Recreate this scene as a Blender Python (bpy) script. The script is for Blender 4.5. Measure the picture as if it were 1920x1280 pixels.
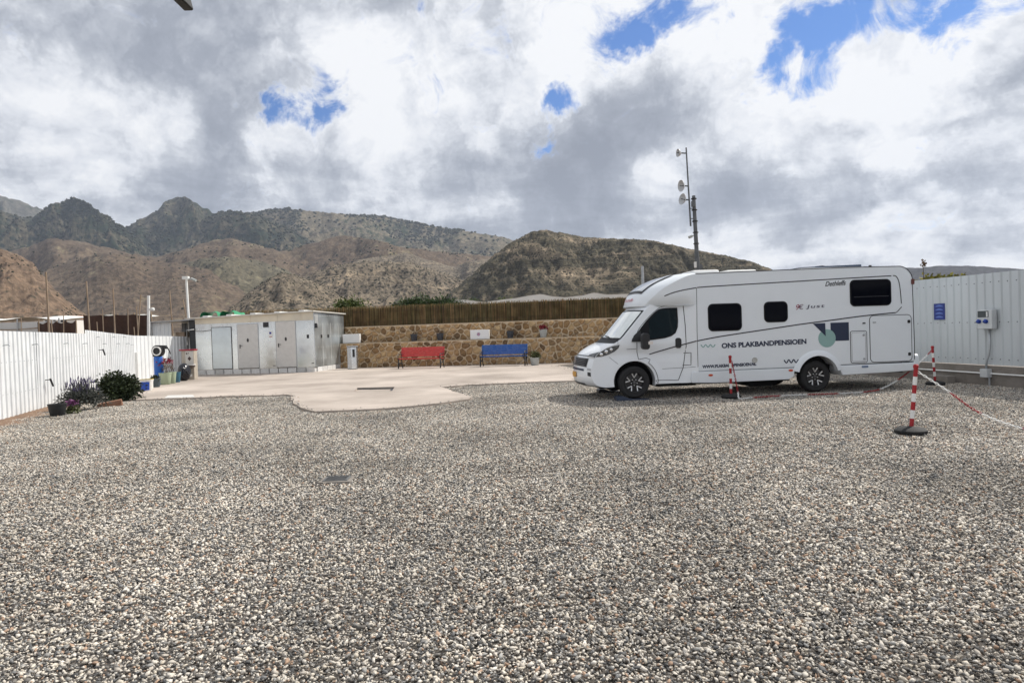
import bpy, bmesh, math, random
import numpy as np
from mathutils import Vector, Matrix, noise as mnoise
from mathutils.geometry import delaunay_2d_cdt, tessellate_polygon

for o in list(bpy.data.objects): bpy.data.objects.remove(o)
scene = bpy.context.scene
COL = scene.collection
R = math.radians
random.seed(7); RNG = np.random.default_rng(11)

# ------------------------------------------------------------------ camera
EYE = 1.6; FPX = 1280.0; ROLL = 0.033; PITCH = math.atan(22/1280)
fwd = Vector((0, math.cos(PITCH), -math.sin(PITCH)))
U0 = Vector((0, math.sin(PITCH), math.cos(PITCH))); R0 = Vector((1, 0, 0))
cright = math.cos(ROLL)*R0 - math.sin(ROLL)*U0
cup = math.sin(ROLL)*R0 + math.cos(ROLL)*U0
cam_data = bpy.data.cameras.new('camera'); cam = bpy.data.objects.new('camera', cam_data); COL.objects.link(cam)
cam_data.sensor_width = 36; cam_data.lens = 36*FPX/1920; cam_data.clip_start = 0.05; cam_data.clip_end = 30000
cam.matrix_world = Matrix(((cright.x, cup.x, -fwd.x, 0), (cright.y, cup.y, -fwd.y, 0), (cright.z, cup.z, -fwd.z, EYE), (0, 0, 0, 1)))
scene.camera = cam

def ray(u, v): return fwd + cright*((u-960)/FPX) + cup*((640-v)/FPX)
def G(u, v, z=0.0):
    d = ray(u, v); t = (z-EYE)/d.z
    return Vector((d.x*t, d.y*t, z))
def AT(u, v, y):
    d = ray(u, v); t = y/d.y
    return Vector((d.x*t, y, EYE+d.z*t))

# ------------------------------------------------------------------ view, sun, sky
scene.view_settings.view_transform = 'Standard'; scene.view_settings.look = 'None'
scene.view_settings.exposure = 0.0; scene.view_settings.gamma = 1.0; scene.view_settings.use_curve_mapping = False
SUN = Vector((0.74, 0.42, 0.98)).normalized()
EL = math.asin(SUN.z); AZ = math.atan2(SUN.x, SUN.y)
sd = bpy.data.lights.new('sun', 'SUN'); sun = bpy.data.objects.new('sun', sd); COL.objects.link(sun)
sd.energy = 5.0; sd.angle = R(0.7); sd.color = (1.0, 0.95, 0.87)
sun.rotation_euler = (-SUN).to_track_quat('-Z', 'Y').to_euler()

world = bpy.data.worlds.new('World'); scene.world = world; world.use_nodes = True
world.cycles.sampling_method = 'MANUAL'; world.cycles.sample_map_resolution = 512
scene.cycles.max_bounces = 6; scene.cycles.volume_bounces = 0
SKY_STRENGTH = 0.1
def build_world():
    nt = world.node_tree; N = nt.nodes; L = nt.links; N.clear()
    out = N.new('ShaderNodeOutputWorld'); bg = N.new('ShaderNodeBackground'); bg.inputs[1].default_value = SKY_STRENGTH
    L.new(bg.outputs[0], out.inputs[0])
    sky = N.new('ShaderNodeTexSky'); sky.sky_type = 'NISHITA'; sky.sun_disc = False
    sky.sun_elevation = EL; sky.sun_rotation = AZ; sky.altitude = 100; sky.air_density = 1.0; sky.dust_density = 0.6; sky.ozone_density = 1.5
    tc = N.new('ShaderNodeTexCoord')
    nrm = N.new('ShaderNodeVectorMath'); nrm.operation = 'NORMALIZE'; L.new(tc.outputs['Generated'], nrm.inputs[0])
    D = nrm.outputs[0]
    def M(op, a, b=None, c=None, clamp=False):
        n = N.new('ShaderNodeMath'); n.operation = op; n.use_clamp = clamp
        for i, x in enumerate((a, b, c)):
            if x is None: continue
            if isinstance(x, (int, float)): n.inputs[i].default_value = x
            else: L.new(x, n.inputs[i])
        return n.outputs[0]
    sep = N.new('ShaderNodeSeparateXYZ'); L.new(D, sep.inputs[0])
    zz = M('ADD', M('MAXIMUM', sep.outputs[2], 0.0), 0.16)
    cx = M('DIVIDE', sep.outputs[0], zz); cy = M('DIVIDE', sep.outputs[1], zz)
    comb = N.new('ShaderNodeCombineXYZ'); L.new(cx, comb.inputs[0]); L.new(cy, comb.inputs[1]); P = comb.outputs[0]
    def noise(vec, scale, detail, rough, off=(0, 0, 0), dist=0.0):
        mp = N.new('ShaderNodeMapping'); L.new(vec, mp.inputs[0]); mp.inputs['Location'].default_value = off
        n = N.new('ShaderNodeTexNoise'); L.new(mp.outputs[0], n.inputs[0])
        n.inputs['Scale'].default_value = scale; n.inputs['Detail'].default_value = detail
        n.inputs['Roughness'].default_value = rough; n.inputs['Distortion'].default_value = dist
        return n
    warp = noise(D, 5.0, 6, 0.62, (3.1, 0.4, 1.7))
    wv = N.new('ShaderNodeVectorMath'); wv.operation = 'SUBTRACT'; L.new(warp.outputs[1], wv.inputs[0]); wv.inputs[1].default_value = (.5, .5, .5)
    ws = N.new('ShaderNodeVectorMath'); ws.operation = 'SCALE'; L.new(wv.outputs[0], ws.inputs[0]); ws.inputs['Scale'].default_value = 0.20
    wd = N.new('ShaderNodeVectorMath'); wd.operation = 'ADD'; L.new(D, wd.inputs[0]); L.new(ws.outputs[0], wd.inputs[1]); DW = wd.outputs[0]
    def blob(u, v, rpx, amp, ax=1.0, warped=True):
        c = ray(u, v).normalized()
        sub = N.new('ShaderNodeVectorMath'); sub.operation = 'SUBTRACT'; L.new(DW if warped else D, sub.inputs[0]); sub.inputs[1].default_value = c
        src = sub.outputs[0]
        if ax != 1.0:
            ml = N.new('ShaderNodeVectorMath'); ml.operation = 'MULTIPLY'; L.new(src, ml.inputs[0]); ml.inputs[1].default_value = (1/ax, 1/ax, 1); src = ml.outputs[0]
        ln = N.new('ShaderNodeVectorMath'); ln.operation = 'LENGTH'; L.new(src, ln.inputs[0])
        mr = N.new('ShaderNodeMapRange'); mr.interpolation_type = 'SMOOTHSTEP'; L.new(ln.outputs['Value'], mr.inputs[0])
        mr.inputs[1].default_value = 0; mr.inputs[2].default_value = rpx/FPX; mr.inputs[3].default_value = amp; mr.inputs[4].default_value = 0
        return mr.outputs[0]
    def total(lst):
        s = lst[0]
        for x in lst[1:]: s = M('ADD', s, x)
        return s
    # bright / dark structure of the cloud deck
    shade = noise(P, 0.75, 7, 0.60, (0.3, 2.2, 0), 0.35).outputs[0]
    fine = noise(D, 9.0, 7, 0.62, (1.3, 5.2, 0.9), 0.5).outputs[0]
    puff = M('MULTIPLY', M('ABSOLUTE', M('SUBTRACT', noise(DW, 4.2, 5, 0.6, (8.1, 3.3, 2.7)).outputs[0], 0.5)), 3.2)
    fine2 = noise(D, 13.0, 7, 0.66, (2.3, 1.2, 7.9), 0.7).outputs[0]
    darks = [blob(230, 170, 340, -.11, 1.5), blob(420, 300, 300, -.04, 1.5), blob(1130, 265, 150, -.32, 1.4), blob(1230, 190, 110, -.14, 1.2),
             blob(1700, 340, 260, -.36, 1.7), blob(1540, 390, 170, -.18, 1.6), blob(1915, 130, 130, -.34), blob(880, 90, 170, -.16, 1.3), blob(820, 400, 240, -.12, 2.2),
             blob(200, 290, 200, -.08, 1.8), blob(1080, 390, 150, -.20, 2.0), blob(1480, 330, 150, -.20, 1.2), blob(560, 330, 120, -.1, 2)]
    lights = [blob(820, 190, 190, .22, 1.3), blob(1340, 60, 260, .26, 1.6), blob(1640, 190, 240, .26, 1.8), blob(80, 345, 120, .26, 2.0), blob(520, 295, 90, .26, 1.5),
              blob(700, 300, 120, .16, 1.2), blob(1720, 293, 55, .72, 1.7), blob(1250, 330, 120, .22, 1.0), blob(1800, 450, 150, .34, 2.0), blob(1400, 470, 120, .26, 2.0), blob(1380, 270, 110, .26), blob(1020, 120, 140, .25), blob(100, 130, 90, .12), blob(640, 150, 150, .10)]
    b = M('ADD', M('MULTIPLY_ADD', shade, 2.1, -0.42), M('ADD', M('MULTIPLY_ADD', fine, 0.9, -0.42), M('MULTIPLY_ADD', puff, 0.75, -0.19)))
    b = M('ADD', b, total(darks+lights))
    # general cover with holes
    cov = M('ADD', M('MULTIPLY_ADD', noise(P, 0.62, 5, 0.58, (5.1, 1.2, 0), 0.3).outputs[0], 1.0, 0.12), M('MULTIPLY_ADD', fine2, 3.6, -1.52))
    holes = [blob(603, 212, 72, -1.25), blob(525, 212, 48, -.85), blob(488, 206, 40, -.8), blob(435, 222, 44, -.85), blob(1010, 247, 52, -1.2), blob(1050, 172, 56, -.9), blob(1018, 172, 42, -.8), blob(1155, 45, 95, -1.15, 1.1), blob(1200, 60, 60, -.6, 1.4), blob(1270, 35, 80, -.7, 1.5),
             blob(1438, 142, 80, -1.2, 1.2), blob(1570, 150, 60, -.95, 1.3), blob(1480, 50, 60, -.8, 1.4), blob(1600, 45, 85, -1.1, 1.3), blob(1560, 10, 70, -.7, 1.5), blob(1790, 15, 60, -.6, 1.5), blob(1525, 95, 60, .5), blob(1375, 60, 60, .3), blob(765, 5, 50, -.7), blob(1790, 10, 80, -.40, 1.4), blob(915, 235, 46, -.55), blob(1540, 60, 50, -.3),
             blob(250, 150, 380, .22), blob(1720, 340, 300, .3), blob(1130, 290, 170, .2), blob(960, 440, 420, .2, 3)]
    cov = M('ADD', cov, total(holes))
    mr = N.new('ShaderNodeMapRange'); mr.interpolation_type = 'SMOOTHSTEP'; L.new(cov, mr.inputs[0]); mr.inputs[1].default_value = -0.22; mr.inputs[2].default_value = 0.66
    alpha = mr.outputs[0]
    edge = M('MULTIPLY', M('SUBTRACT', 1.0, M('SMOOTH_MIN', M('MULTIPLY_ADD', cov, 2.0, -0.5, True), 1.0, 0.1)), 0.22)
    b = M('ADD', b, edge)
    ramp = N.new('ShaderNodeValToRGB'); L.new(b, ramp.inputs[0]); e = ramp.color_ramp.elements
    K = 1.0/SKY_STRENGTH
    e[0].position = 0.02; e[0].color = (0.27, 0.295, 0.355, 1)
    e[1].position = 0.86; e[1].color = (0.97, 0.98, 1.0, 1)
    for p, c in ((0.30, (0.37, 0.40, 0.465, 1)), (0.50, (0.55, 0.58, 0.64, 1)), (0.68, (0.80, 0.825, 0.875, 1))):
        x = e.new(p); x.color = c
    up = N.new('ShaderNodeVectorMath'); up.operation = 'SCALE'; L.new(ramp.outputs[0], up.inputs[0]); up.inputs['Scale'].default_value = K
    skyc = N.new('ShaderNodeVectorMath'); skyc.operation = 'MULTIPLY'; L.new(sky.outputs[0], skyc.inputs[0]); skyc.inputs[1].default_value = (.40, .74, 1.22)
    mx = N.new('ShaderNodeMix'); mx.data_type = 'RGBA'; L.new(alpha, mx.inputs[0]); L.new(skyc.outputs[0], mx.inputs[6]); L.new(up.outputs[0], mx.inputs[7])
    L.new(mx.outputs[2], bg.inputs[0])
build_world()

# ------------------------------------------------------------------ helpers
class MB:
    """collects shapes, builds ONE mesh"""
    def __init__(s): s.v = []; s.f = []; s.col = None
    def add(s, vs, fs):
        n = len(s.v); s.v += [tuple(p) for p in vs]; s.f += [tuple(i+n for i in f) for f in fs]; return s
    def box(s, x0, x1, y0, y1, z0, z1):
        return s.add([(x0, y0, z0), (x1, y0, z0), (x1, y1, z0), (x0, y1, z0), (x0, y0, z1), (x1, y0, z1), (x1, y1, z1), (x0, y1, z1)],
                     [(0, 3, 2, 1), (4, 5, 6, 7), (0, 1, 5, 4), (1, 2, 6, 5), (2, 3, 7, 6), (3, 0, 4, 7)])
    def hexa(s, p): return s.add(p, [(0, 3, 2, 1), (4, 5, 6, 7), (0, 1, 5, 4), (1, 2, 6, 5), (2, 3, 7, 6), (3, 0, 4, 7)])
    def bar(s, p0, p1, w, h, up=(0, 0, 1)):
        p0 = Vector(p0); p1 = Vector(p1); d = (p1-p0).normalized(); a = d.cross(Vector(up))
        if a.length < 1e-4: a = d.cross(Vector((1, 0, 0)))
        a.normalize(); b = a.cross(d); a *= w/2; b *= h/2
        return s.hexa([p0-a-b, p0+a-b, p1+a-b, p1-a-b, p0-a+b, p0+a+b, p1+a+b, p1-a+b])
    def cyl(s, p0, p1, r0, r1=None, n=12, caps=True):
        r1 = r0 if r1 is None else r1
        p0 = Vector(p0); p1 = Vector(p1); d = (p1-p0).normalized()
        a = d.cross(Vector((0, 0, 1)) if abs(d.z) < .95 else Vector((1, 0, 0))).normalized(); b = d.cross(a)
        vs = [p0+(a*math.cos(2*math.pi*i/n)+b*math.sin(2*math.pi*i/n))*r0 for i in range(n)] + [p1+(a*math.cos(2*math.pi*i/n)+b*math.sin(2*math.pi*i/n))*r1 for i in range(n)]
        fs = [(i, i+n, (i+1) % n+n, (i+1) % n) for i in range(n)]
        if caps: fs += [tuple(range(n)), tuple(range(2*n-1, n-1, -1))]
        return s.add(vs, fs)
    def tube(s, pts, r, n=6):
        pts = [Vector(p) for p in pts]; rings = []
        for i, p in enumerate(pts):
            d = (pts[min(i+1, len(pts)-1)]-pts[max(i-1, 0)]).normalized()
            a = d.cross(Vector((0, 0, 1)) if abs(d.z) < .95 else Vector((1, 0, 0))).normalized(); b = d.cross(a)
            rr = r[i] if isinstance(r, (list, tuple)) else r
            rings.append([p+(a*math.cos(2*math.pi*k/n)+b*math.sin(2*math.pi*k/n))*rr for k in range(n)])
        vs = [q for ring in rings for q in ring]; fs = []
        for i in range(len(pts)-1):
            for k in range(n): fs.append((i*n+k, i*n+n+k, i*n+n+(k+1) % n, i*n+(k+1) % n))
        fs += [tuple(range(n)), tuple(range(len(vs)-1, len(vs)-n-1, -1))]
        return s.add(vs, fs)
    def lathe(s, prof, c=(0, 0, 0), n=20, axis='z', cap=True):
        c = Vector(c); vs = []; fs = []
        for r, h in prof:
            for k in range(n):
                a = 2*math.pi*k/n
                q = (r*math.cos(a), r*math.sin(a), h) if axis == 'z' else (r*math.cos(a), h, r*math.sin(a)) if axis == 'y' else (h, r*math.cos(a), r*math.sin(a))
                vs.append(c+Vector(q))
        for i in range(len(prof)-1):
            for k in range(n):
                q = (i*n+k, i*n+(k+1) % n, i*n+n+(k+1) % n, i*n+n+k)
                fs.append(q if axis != 'y' else q[::-1])
        m = len(prof)-1
        if cap and prof[0][0] > 1e-5: fs.append(tuple(range(n))[::-1])
        if cap and prof[-1][0] > 1e-5: fs.append(tuple(m*n+k for k in range(n)))
        return s.add(vs, fs)
    def prism(s, poly, fn, d0, d1):
        """poly in 2D; fn(a,b,depth)->3D"""
        n = len(poly); vs = [fn(a, b, d0) for a, b in poly]+[fn(a, b, d1) for a, b in poly]
        return s.add(vs, [tuple(range(n)), tuple(range(2*n-1, n-1, -1))]+[(i, i+n, (i+1) % n+n, (i+1) % n) for i in range(n)])
    def grid(s, fn, nu, nv):
        vs = [fn(i/nu, j/nv) for i in range(nu+1) for j in range(nv+1)]
        return s.add(vs, [(i*(nv+1)+j, (i+1)*(nv+1)+j, (i+1)*(nv+1)+j+1, i*(nv+1)+j+1) for i in range(nu) for j in range(nv)])
    def mesh(s, name, smooth=False, fixn=False):
        me = bpy.data.meshes.new(name); me.from_pydata(s.v, [], s.f)
        if fixn:
            bm = bmesh.new(); bm.from_mesh(me); bmesh.ops.recalc_face_normals(bm, faces=bm.faces); bm.to_mesh(me); bm.free()
        me.update()
        if smooth: me.shade_smooth()
        return me
    def build(s, name, m, parent=None, smooth=False, bevel=0, world=False, fixn=True, auto=None, seg=2):
        if world and parent is not None:
            inv = WM(parent).inverted(); s.v = [tuple(inv @ Vector(p)) for p in s.v]
        me = s.mesh(name, smooth or auto is not None, fixn)
        if auto is not None:
            try: me.set_sharp_from_angle(angle=R(auto))
            except Exception: pass
        return link(name, me, m, parent, bevel, seg)

def WM(o):
    m = Matrix.LocRotScale(o.location, o.rotation_euler, o.scale)
    return WM(o.parent) @ m if o.parent else m
def link(name, me, m, parent=None, bevel=0, seg=2):
    o = bpy.data.objects.new(name, me); COL.objects.link(o)
    if m is not None and not me.materials: me.materials.append(m)
    if parent is not None: o.parent = parent
    if bevel:
        b = o.modifiers.new('bevel', 'BEVEL'); b.width = bevel; b.segments = seg; b.limit_method = 'ANGLE'; b.angle_limit = R(35)
        o.modifiers.new('wn', 'WEIGHTED_NORMAL').keep_sharp = False
        me.shade_smooth()
    return o
def tag(o, label, cat, group=None):
    o['label'] = label; o['category'] = cat
    if group: o['group'] = group
    return o
def struct(o): o['kind'] = 'structure'; return o
def thing(name, label, cat, loc=(0, 0, 0), rotz=0.0, group=None):
    o = bpy.data.objects.new(name, None); COL.objects.link(o); o.empty_display_size = .2
    o.location = loc; o.rotation_euler = (0, 0, rotz)
    return tag(o, label, cat, group)

# ------------------------------------------------------------------ materials
MATS = {}
def mat(name, c, rough=.6, metal=0.0, var=.12, vs=6.0, bump=0.0, bs=40.0, spec=.5, coat=0.0, coord='Object', c2=None, rvar=0.0, trans=0.0, stretch=None, detail=5):
    if name in MATS: return MATS[name]
    m = bpy.data.materials.new(name); m.use_nodes = True; nt = m.node_tree; N = nt.nodes; L = nt.links
    p = N['Principled BSDF']; p.inputs['Roughness'].default_value = rough; p.inputs['Metallic'].default_value = metal
    p.inputs['Specular IOR Level'].default_value = spec; p.inputs['Coat Weight'].default_value = coat
    if trans: p.inputs['Transmission Weight'].default_value = trans
    tc = N.new('ShaderNodeTexCoord'); src = tc.outputs[coord]
    if coord == 'Position':
        pass
    if stretch:
        mp = N.new('ShaderNodeMapping'); L.new(src, mp.inputs[0]); mp.inputs['Scale'].default_value = stretch; src = mp.outputs[0]
    n = N.new('ShaderNodeTexNoise'); n.inputs['Scale'].default_value = vs; n.inputs['Detail'].default_value = detail; n.inputs['Roughness'].default_value = .62
    L.new(src, n.inputs[0])
    r = N.new('ShaderNodeValToRGB'); L.new(n.outputs[0], r.inputs[0])
    if c2 is None:
        lo = [max(0, x*(1-var)) for x in c]; hi = [min(1, x*(1+var)) for x in c]
    else: lo, hi = c, c2
    r.color_ramp.elements[0].position = .33; r.color_ramp.elements[0].color = (*lo, 1)
    r.color_ramp.elements[1].position = .67; r.color_ramp.elements[1].color = (*hi, 1)
    L.new(r.outputs[0], p.inputs['Base Color'])
    if rvar:
        mr = N.new('ShaderNodeMapRange'); L.new(n.outputs[0], mr.inputs[0]); mr.inputs[1].default_value = .3; mr.inputs[2].default_value = .7
        mr.inputs[3].default_value = max(.02, rough-rvar); mr.inputs[4].default_value = min(1, rough+rvar); L.new(mr.outputs[0], p.inputs['Roughness'])
    if bump:
        n2 = N.new('ShaderNodeTexNoise'); n2.inputs['Scale'].default_value = bs; n2.inputs['Detail'].default_value = 4; L.new(src, n2.inputs[0])
        b = N.new('ShaderNodeBump'); b.inputs['Strength'].default_value = bump; b.inputs['Distance'].default_value = .02
        L.new(n2.outputs[0], b.inputs['Height']); L.new(b.outputs[0], p.inputs['Normal'])
    MATS[name] = m; return m
def flat(name, c, rough=.5, **k): return mat(name, c, rough, var=k.pop('var', .05), **k)
def random_mat(name, cols, rough=.8, bump=.5, bs=30, mottle=.25, vs=14, spec=.3, attr=None):
    """colour chosen per object (Object Info random) or per piece (attribute)"""
    m = bpy.data.materials.new(name); m.use_nodes = True; nt = m.node_tree; N = nt.nodes; L = nt.links
    p = N['Principled BSDF']; p.inputs['Roughness'].default_value = rough; p.inputs['Specular IOR Level'].default_value = spec
    if attr: a = N.new('ShaderNodeAttribute'); a.attribute_name = attr; src = a.outputs['Fac']
    else: a = N.new('ShaderNodeObjectInfo'); src = a.outputs['Random']
    r = N.new('ShaderNodeValToRGB'); L.new(src, r.inputs[0]); r.color_ramp.interpolation = 'LINEAR'
    e = r.color_ramp.elements
    for i, c in enumerate(cols):
        pos = i/(len(cols)-1)
        if i == 0: e[0].position = 0; e[0].color = (*c, 1)
        elif i == len(cols)-1: e[-1].position = 1; e[-1].color = (*c, 1)
        else: x = e.new(pos); x.color = (*c, 1)
    tc = N.new('ShaderNodeTexCoord'); n = N.new('ShaderNodeTexNoise'); n.inputs['Scale'].default_value = vs; n.inputs['Detail'].default_value = 6; L.new(tc.outputs['Object'], n.inputs[0])
    mr = N.new('ShaderNodeMapRange'); L.new(n.outputs[0], mr.inputs[0]); mr.inputs[1].default_value = .3; mr.inputs[2].default_value = .7; mr.inputs[3].default_value = 1-mottle; mr.inputs[4].default_value = 1+mottle
    sc = N.new('ShaderNodeVectorMath'); sc.operation = 'SCALE'; L.new(r.outputs[0], sc.inputs[0]); L.new(mr.outputs[0], sc.inputs['Scale'])
    L.new(sc.outputs[0], p.inputs['Base Color'])
    if bump:
        n2 = N.new('ShaderNodeTexNoise'); n2.inputs['Scale'].default_value = bs; n2.inputs['Detail'].default_value = 5; L.new(tc.outputs['Object'], n2.inputs[0])
        b = N.new('ShaderNodeBump'); b.inputs['Strength'].default_value = bump; b.inputs['Distance'].default_value = .02; L.new(n2.outputs[0], b.inputs['Height']); L.new(b.outputs[0], p.inputs['Normal'])
    return m

M_white = mat('white_paint', (.80, .81, .81), .35, var=.03, vs=3, spec=.5)
M_black = flat('black_plastic', (.014, .014, .016), .5)
M_rubber = flat('rubber', (.018, .018, .019), .8, bump=.2, bs=60)
M_steel = mat('galvanised_post', (.42, .44, .46), .45, metal=.7, var=.15)
M_wood = mat('weathered_wood', (.24, .17, .115), .85, c2=(.40, .31, .225), vs=3, bump=.4, bs=30, stretch=(8, 8, 1))
M_red = flat('red_paint', (.34, .008, .014), .45, var=.12)
M_whitepl = flat('white_plastic', (.78, .78, .76), .5)
# ================================================================== SETTING
M_dirt = mat('dry_earth', (.17, .125, .085), .95, c2=(.26, .20, .145), vs=.15, bump=.4, bs=3)
mb = MB(); mb.add([(-9000, -200, -.06), (9000, -200, -.06), (9000, 9000, -.06), (-9000, 9000, -.06)], [(0, 1, 2, 3)])
struct(mb.build('ground', M_dirt))

# ---- hills
def hill_mat(name, c1, c2, scrub, sc_amt, sc_scale, vscale, bump=1.0, bs=.05, strata=0.0, big=None):
    m = bpy.data.materials.new(name); m.use_nodes = True; nt = m.node_tree; N = nt.nodes; L = nt.links
    p = N['Principled BSDF']; p.inputs['Roughness'].default_value = .95; p.inputs['Specular IOR Level'].default_value = .1
    tc = N.new('ShaderNodeTexCoord'); P = tc.outputs['Object']
    def ns(scale, detail=6, rough=1.01, vec=P):
        n = N.new('ShaderNodeTexNoise'); L.new(vec, n.inputs[0]); n.inputs['Scale'].default_value = scale; n.inputs['Detail'].default_value = detail; n.inputs['Roughness'].default_value = rough
        return n.outputs[0]
    def rng(x, a, b, c=0, d=1):
        r = N.new('ShaderNodeMapRange'); L.new(x, r.inputs[0]); r.inputs[1].default_value = a; r.inputs[2].default_value = b; r.inputs[3].default_value = c; r.inputs[4].default_value = d; return r.outputs[0]
    def mix(f, a, b, fac=1.0):
        x = N.new('ShaderNodeMix'); x.data_type = 'RGBA'
        if isinstance(f, float): x.inputs[0].default_value = f
        else: L.new(f, x.inputs[0])
        for i, c in ((6, a), (7, b)):
            if isinstance(c, tuple): x.inputs[i].default_value = (*c, 1)
            else: L.new(c, x.inputs[i])
        return x.outputs[2]
    col = mix(rng(ns(vscale), .36, .64), c1, c2)
    grain = rng(ns(vscale*16, 8, .78), .3, .7, .35, 1.65)
    s = N.new('ShaderNodeVectorMath'); s.operation = 'SCALE'; L.new(col, s.inputs[0]); L.new(grain, s.inputs['Scale']); col = s.outputs[0]
    hgt = ns(bs, 9, .7)
    if strata:
        mp = N.new('ShaderNodeMapping'); L.new(P, mp.inputs[0]); mp.inputs['Rotation'].default_value = (0, R(-24), R(12)); mp.inputs['Scale'].default_value = (.12, .12, 1.0)
        st = ns(.11, 6, .7, mp.outputs[0]); k = rng(st, .50, .66)
        mk = N.new('ShaderNodeMath'); mk.operation = 'MULTIPLY'; L.new(k, mk.inputs[0]); L.new(rng(ns(vscale*2, 3), .40, .62), mk.inputs[1])
        col = mix(mk.outputs[0], col, (.38, .30, .21))
        ad = N.new('ShaderNodeMath'); ad.operation = 'ADD'; L.new(hgt, ad.inputs[0]); L.new(rng(st, .3, .7, 0, strata), ad.inputs[1]); hgt = ad.outputs[0]
    if big:
        col = mix(rng(ns(big[0], 5), big[1], big[1]+.10), col, big[2])
    vo = N.new('ShaderNodeTexVoronoi'); L.new(P, vo.inputs[0]); vo.inputs['Scale'].default_value = sc_scale; vo.inputs['Randomness'].default_value = 1
    dots = rng(vo.outputs['Distance'], .28, .40, 1, 0)
    msk = rng(ns(vscale*1.7, 4), .62-sc_amt, .72-sc_amt)
    mm = N.new('ShaderNodeMath'); mm.operation = 'MULTIPLY'; L.new(dots, mm.inputs[0]); L.new(msk, mm.inputs[1])
    col = mix(mm.outputs[0], col, scrub)
    L.new(col, p.inputs['Base Color'])
    b = N.new('ShaderNodeBump'); b.inputs['Strength'].default_value = bump; b.inputs['Distance'].default_value = .16/bs; L.new(hgt, b.inputs['Height']); L.new(b.outputs[0], p.inputs['Normal'])
    return m
def lerp_table(tab, x):
    if x <= tab[0][0]: return tab[0][1]
    for (a, b), (c, d) in zip(tab, tab[1:]):
        if x <= c:
            t = (x-a)/(c-a); t2 = t*t*(3-2*t); return b+(d-b)*(.5*t+.5*t2)
    return tab[-1][1]
HILLS = {}
def hill(name, crest, D, foot, m, seed, nu=260, nv=70, rough=0.46, spur=5.0, pw=1.15, crestn=.012, bush=None, back=.16):
    """crest: picture outline at distance D; a real ridge with a foot towards the viewer and a back slope"""
    u0, u1 = crest[0][0], crest[-1][0]; vs = []; fs = []; off = Vector((seed*17.3, seed*5.1, seed*3.7))
    nb = nv//4
    for i in range(nu+1):
        u = u0+(u1-u0)*i/nu
        Dc = D*(1+.10*mnoise.fractal(Vector((u*.006, seed, 0)), 1, 2, 3))
        c = AT(u, lerp_table(crest, u), Dc); zc = max(c.z, 1.0)
        zc *= 1+crestn*mnoise.fractal(Vector((u*.09, seed*3.1, 0)), .8, 2.1, 6)
        endt = min(1, min(i, nu-i)/(nu*.04))
        for j in range(nv+nb+1):
            t = j/nv
            y = foot+(Dc-foot)*t if t <= 1 else Dc+(t-1)*4*(Dc*back)
            x = c.x*(y/Dc) if t <= 1 else c.x+(c.x/Dc)*(y-Dc)*.6
            if t <= 1:
                wx = x/D*spur*2.2+.9*mnoise.fractal(Vector((x/D*5, y/D*5, seed)), 1, 2, 5)
                rd = mnoise.ridged_multi_fractal(Vector((wx, y/D*spur*1.3, seed*1.7)), .75, 2.15, 8, 1.0, 2.0)/2.2-.45
                fr = mnoise.fractal(off+Vector((x/D*spur*5, y/D*spur*5, 0)), .9, 2.1, 6)
                amp = math.sin(math.pi*min(1, t))**.8
                z = zc*(t**pw) + zc*rough*amp*(rd*.9+.16*fr)*(.35+.65*t)
                lim = (EYE+(zc-EYE)*(y/Dc)) if t < .995 else 1e9
                if z > lim*1.0-zc*.02*(1-t): z = lim-zc*.02*(1-t)-zc*.006
            else:
                z = zc*(1-((t-1)*4)**1.2)
            vs.append((x, y, z*endt-2*(1-endt) if t < .999 or True else z))
    W = nv+nb+1
    fs = [(i*W+j, (i+1)*W+j, (i+1)*W+j+1, i*W+j+1) for i in range(nu) for j in range(nv+nb)]
    mb = MB(); mb.v = vs; mb.f = fs
    o = struct(mb.build('hill', m, smooth=True, fixn=False)); HILLS[name] = (vs, W, nv, D)
    if bush:
        n, smin, smax, bm_, fn = bush
        b = MB(); rnd = random.Random(seed); cnt = 0; tries = 0
        while cnt < n and tries < n*40:
            tries += 1
            i = rnd.randrange(nu); j = int(nv*(1-rnd.random()**1.5*.9)); a = Vector(vs[i*W+j]); c2 = Vector(vs[(i+1)*W+min(j+1, nv)])
            q = a.lerp(c2, rnd.random())
            if q.z < 3 or not fn(i/nu, j/nv, rnd, q): continue
            s = rnd.uniform(smin, smax); blob(b, q+Vector((0, 0, s*.25)), s, rnd); cnt += 1
        ob = b.build('scrub', bm_, fixn=False, smooth=True); ob['kind'] = 'stuff'; ob['label'] = 'dark scrub bushes dotted over the '+name; 
        ob['category'] = 'scrub'
    return o
ICO = None
def ico(sub):
    bm = bmesh.new(); bmesh.ops.create_icosphere(bm, subdivisions=sub, radius=1); bm.verts.ensure_lookup_table()
    r = ([v.co.copy() for v in bm.verts], [tuple(v.index for v in f.verts) for f in bm.faces]); bm.free(); return r
ICO1 = ico(1); ICO2 = ico(2)
def blob(b, c, s, rnd):
    k = len(b.v); sx, sy, sz = s*rnd.uniform(.7, 1.2), s*rnd.uniform(.7, 1.2), s*rnd.uniform(.55, .95)
    b.v += [(c.x+v.x*sx*rnd.uniform(.75, 1.25), c.y+v.y*sy*rnd.uniform(.75, 1.25), c.z+v.z*sz*rnd.uniform(.7, 1.2)) for v in ICO1[0]]
    b.f += [tuple(i+k for i in f) for f in ICO1[1]]

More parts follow.
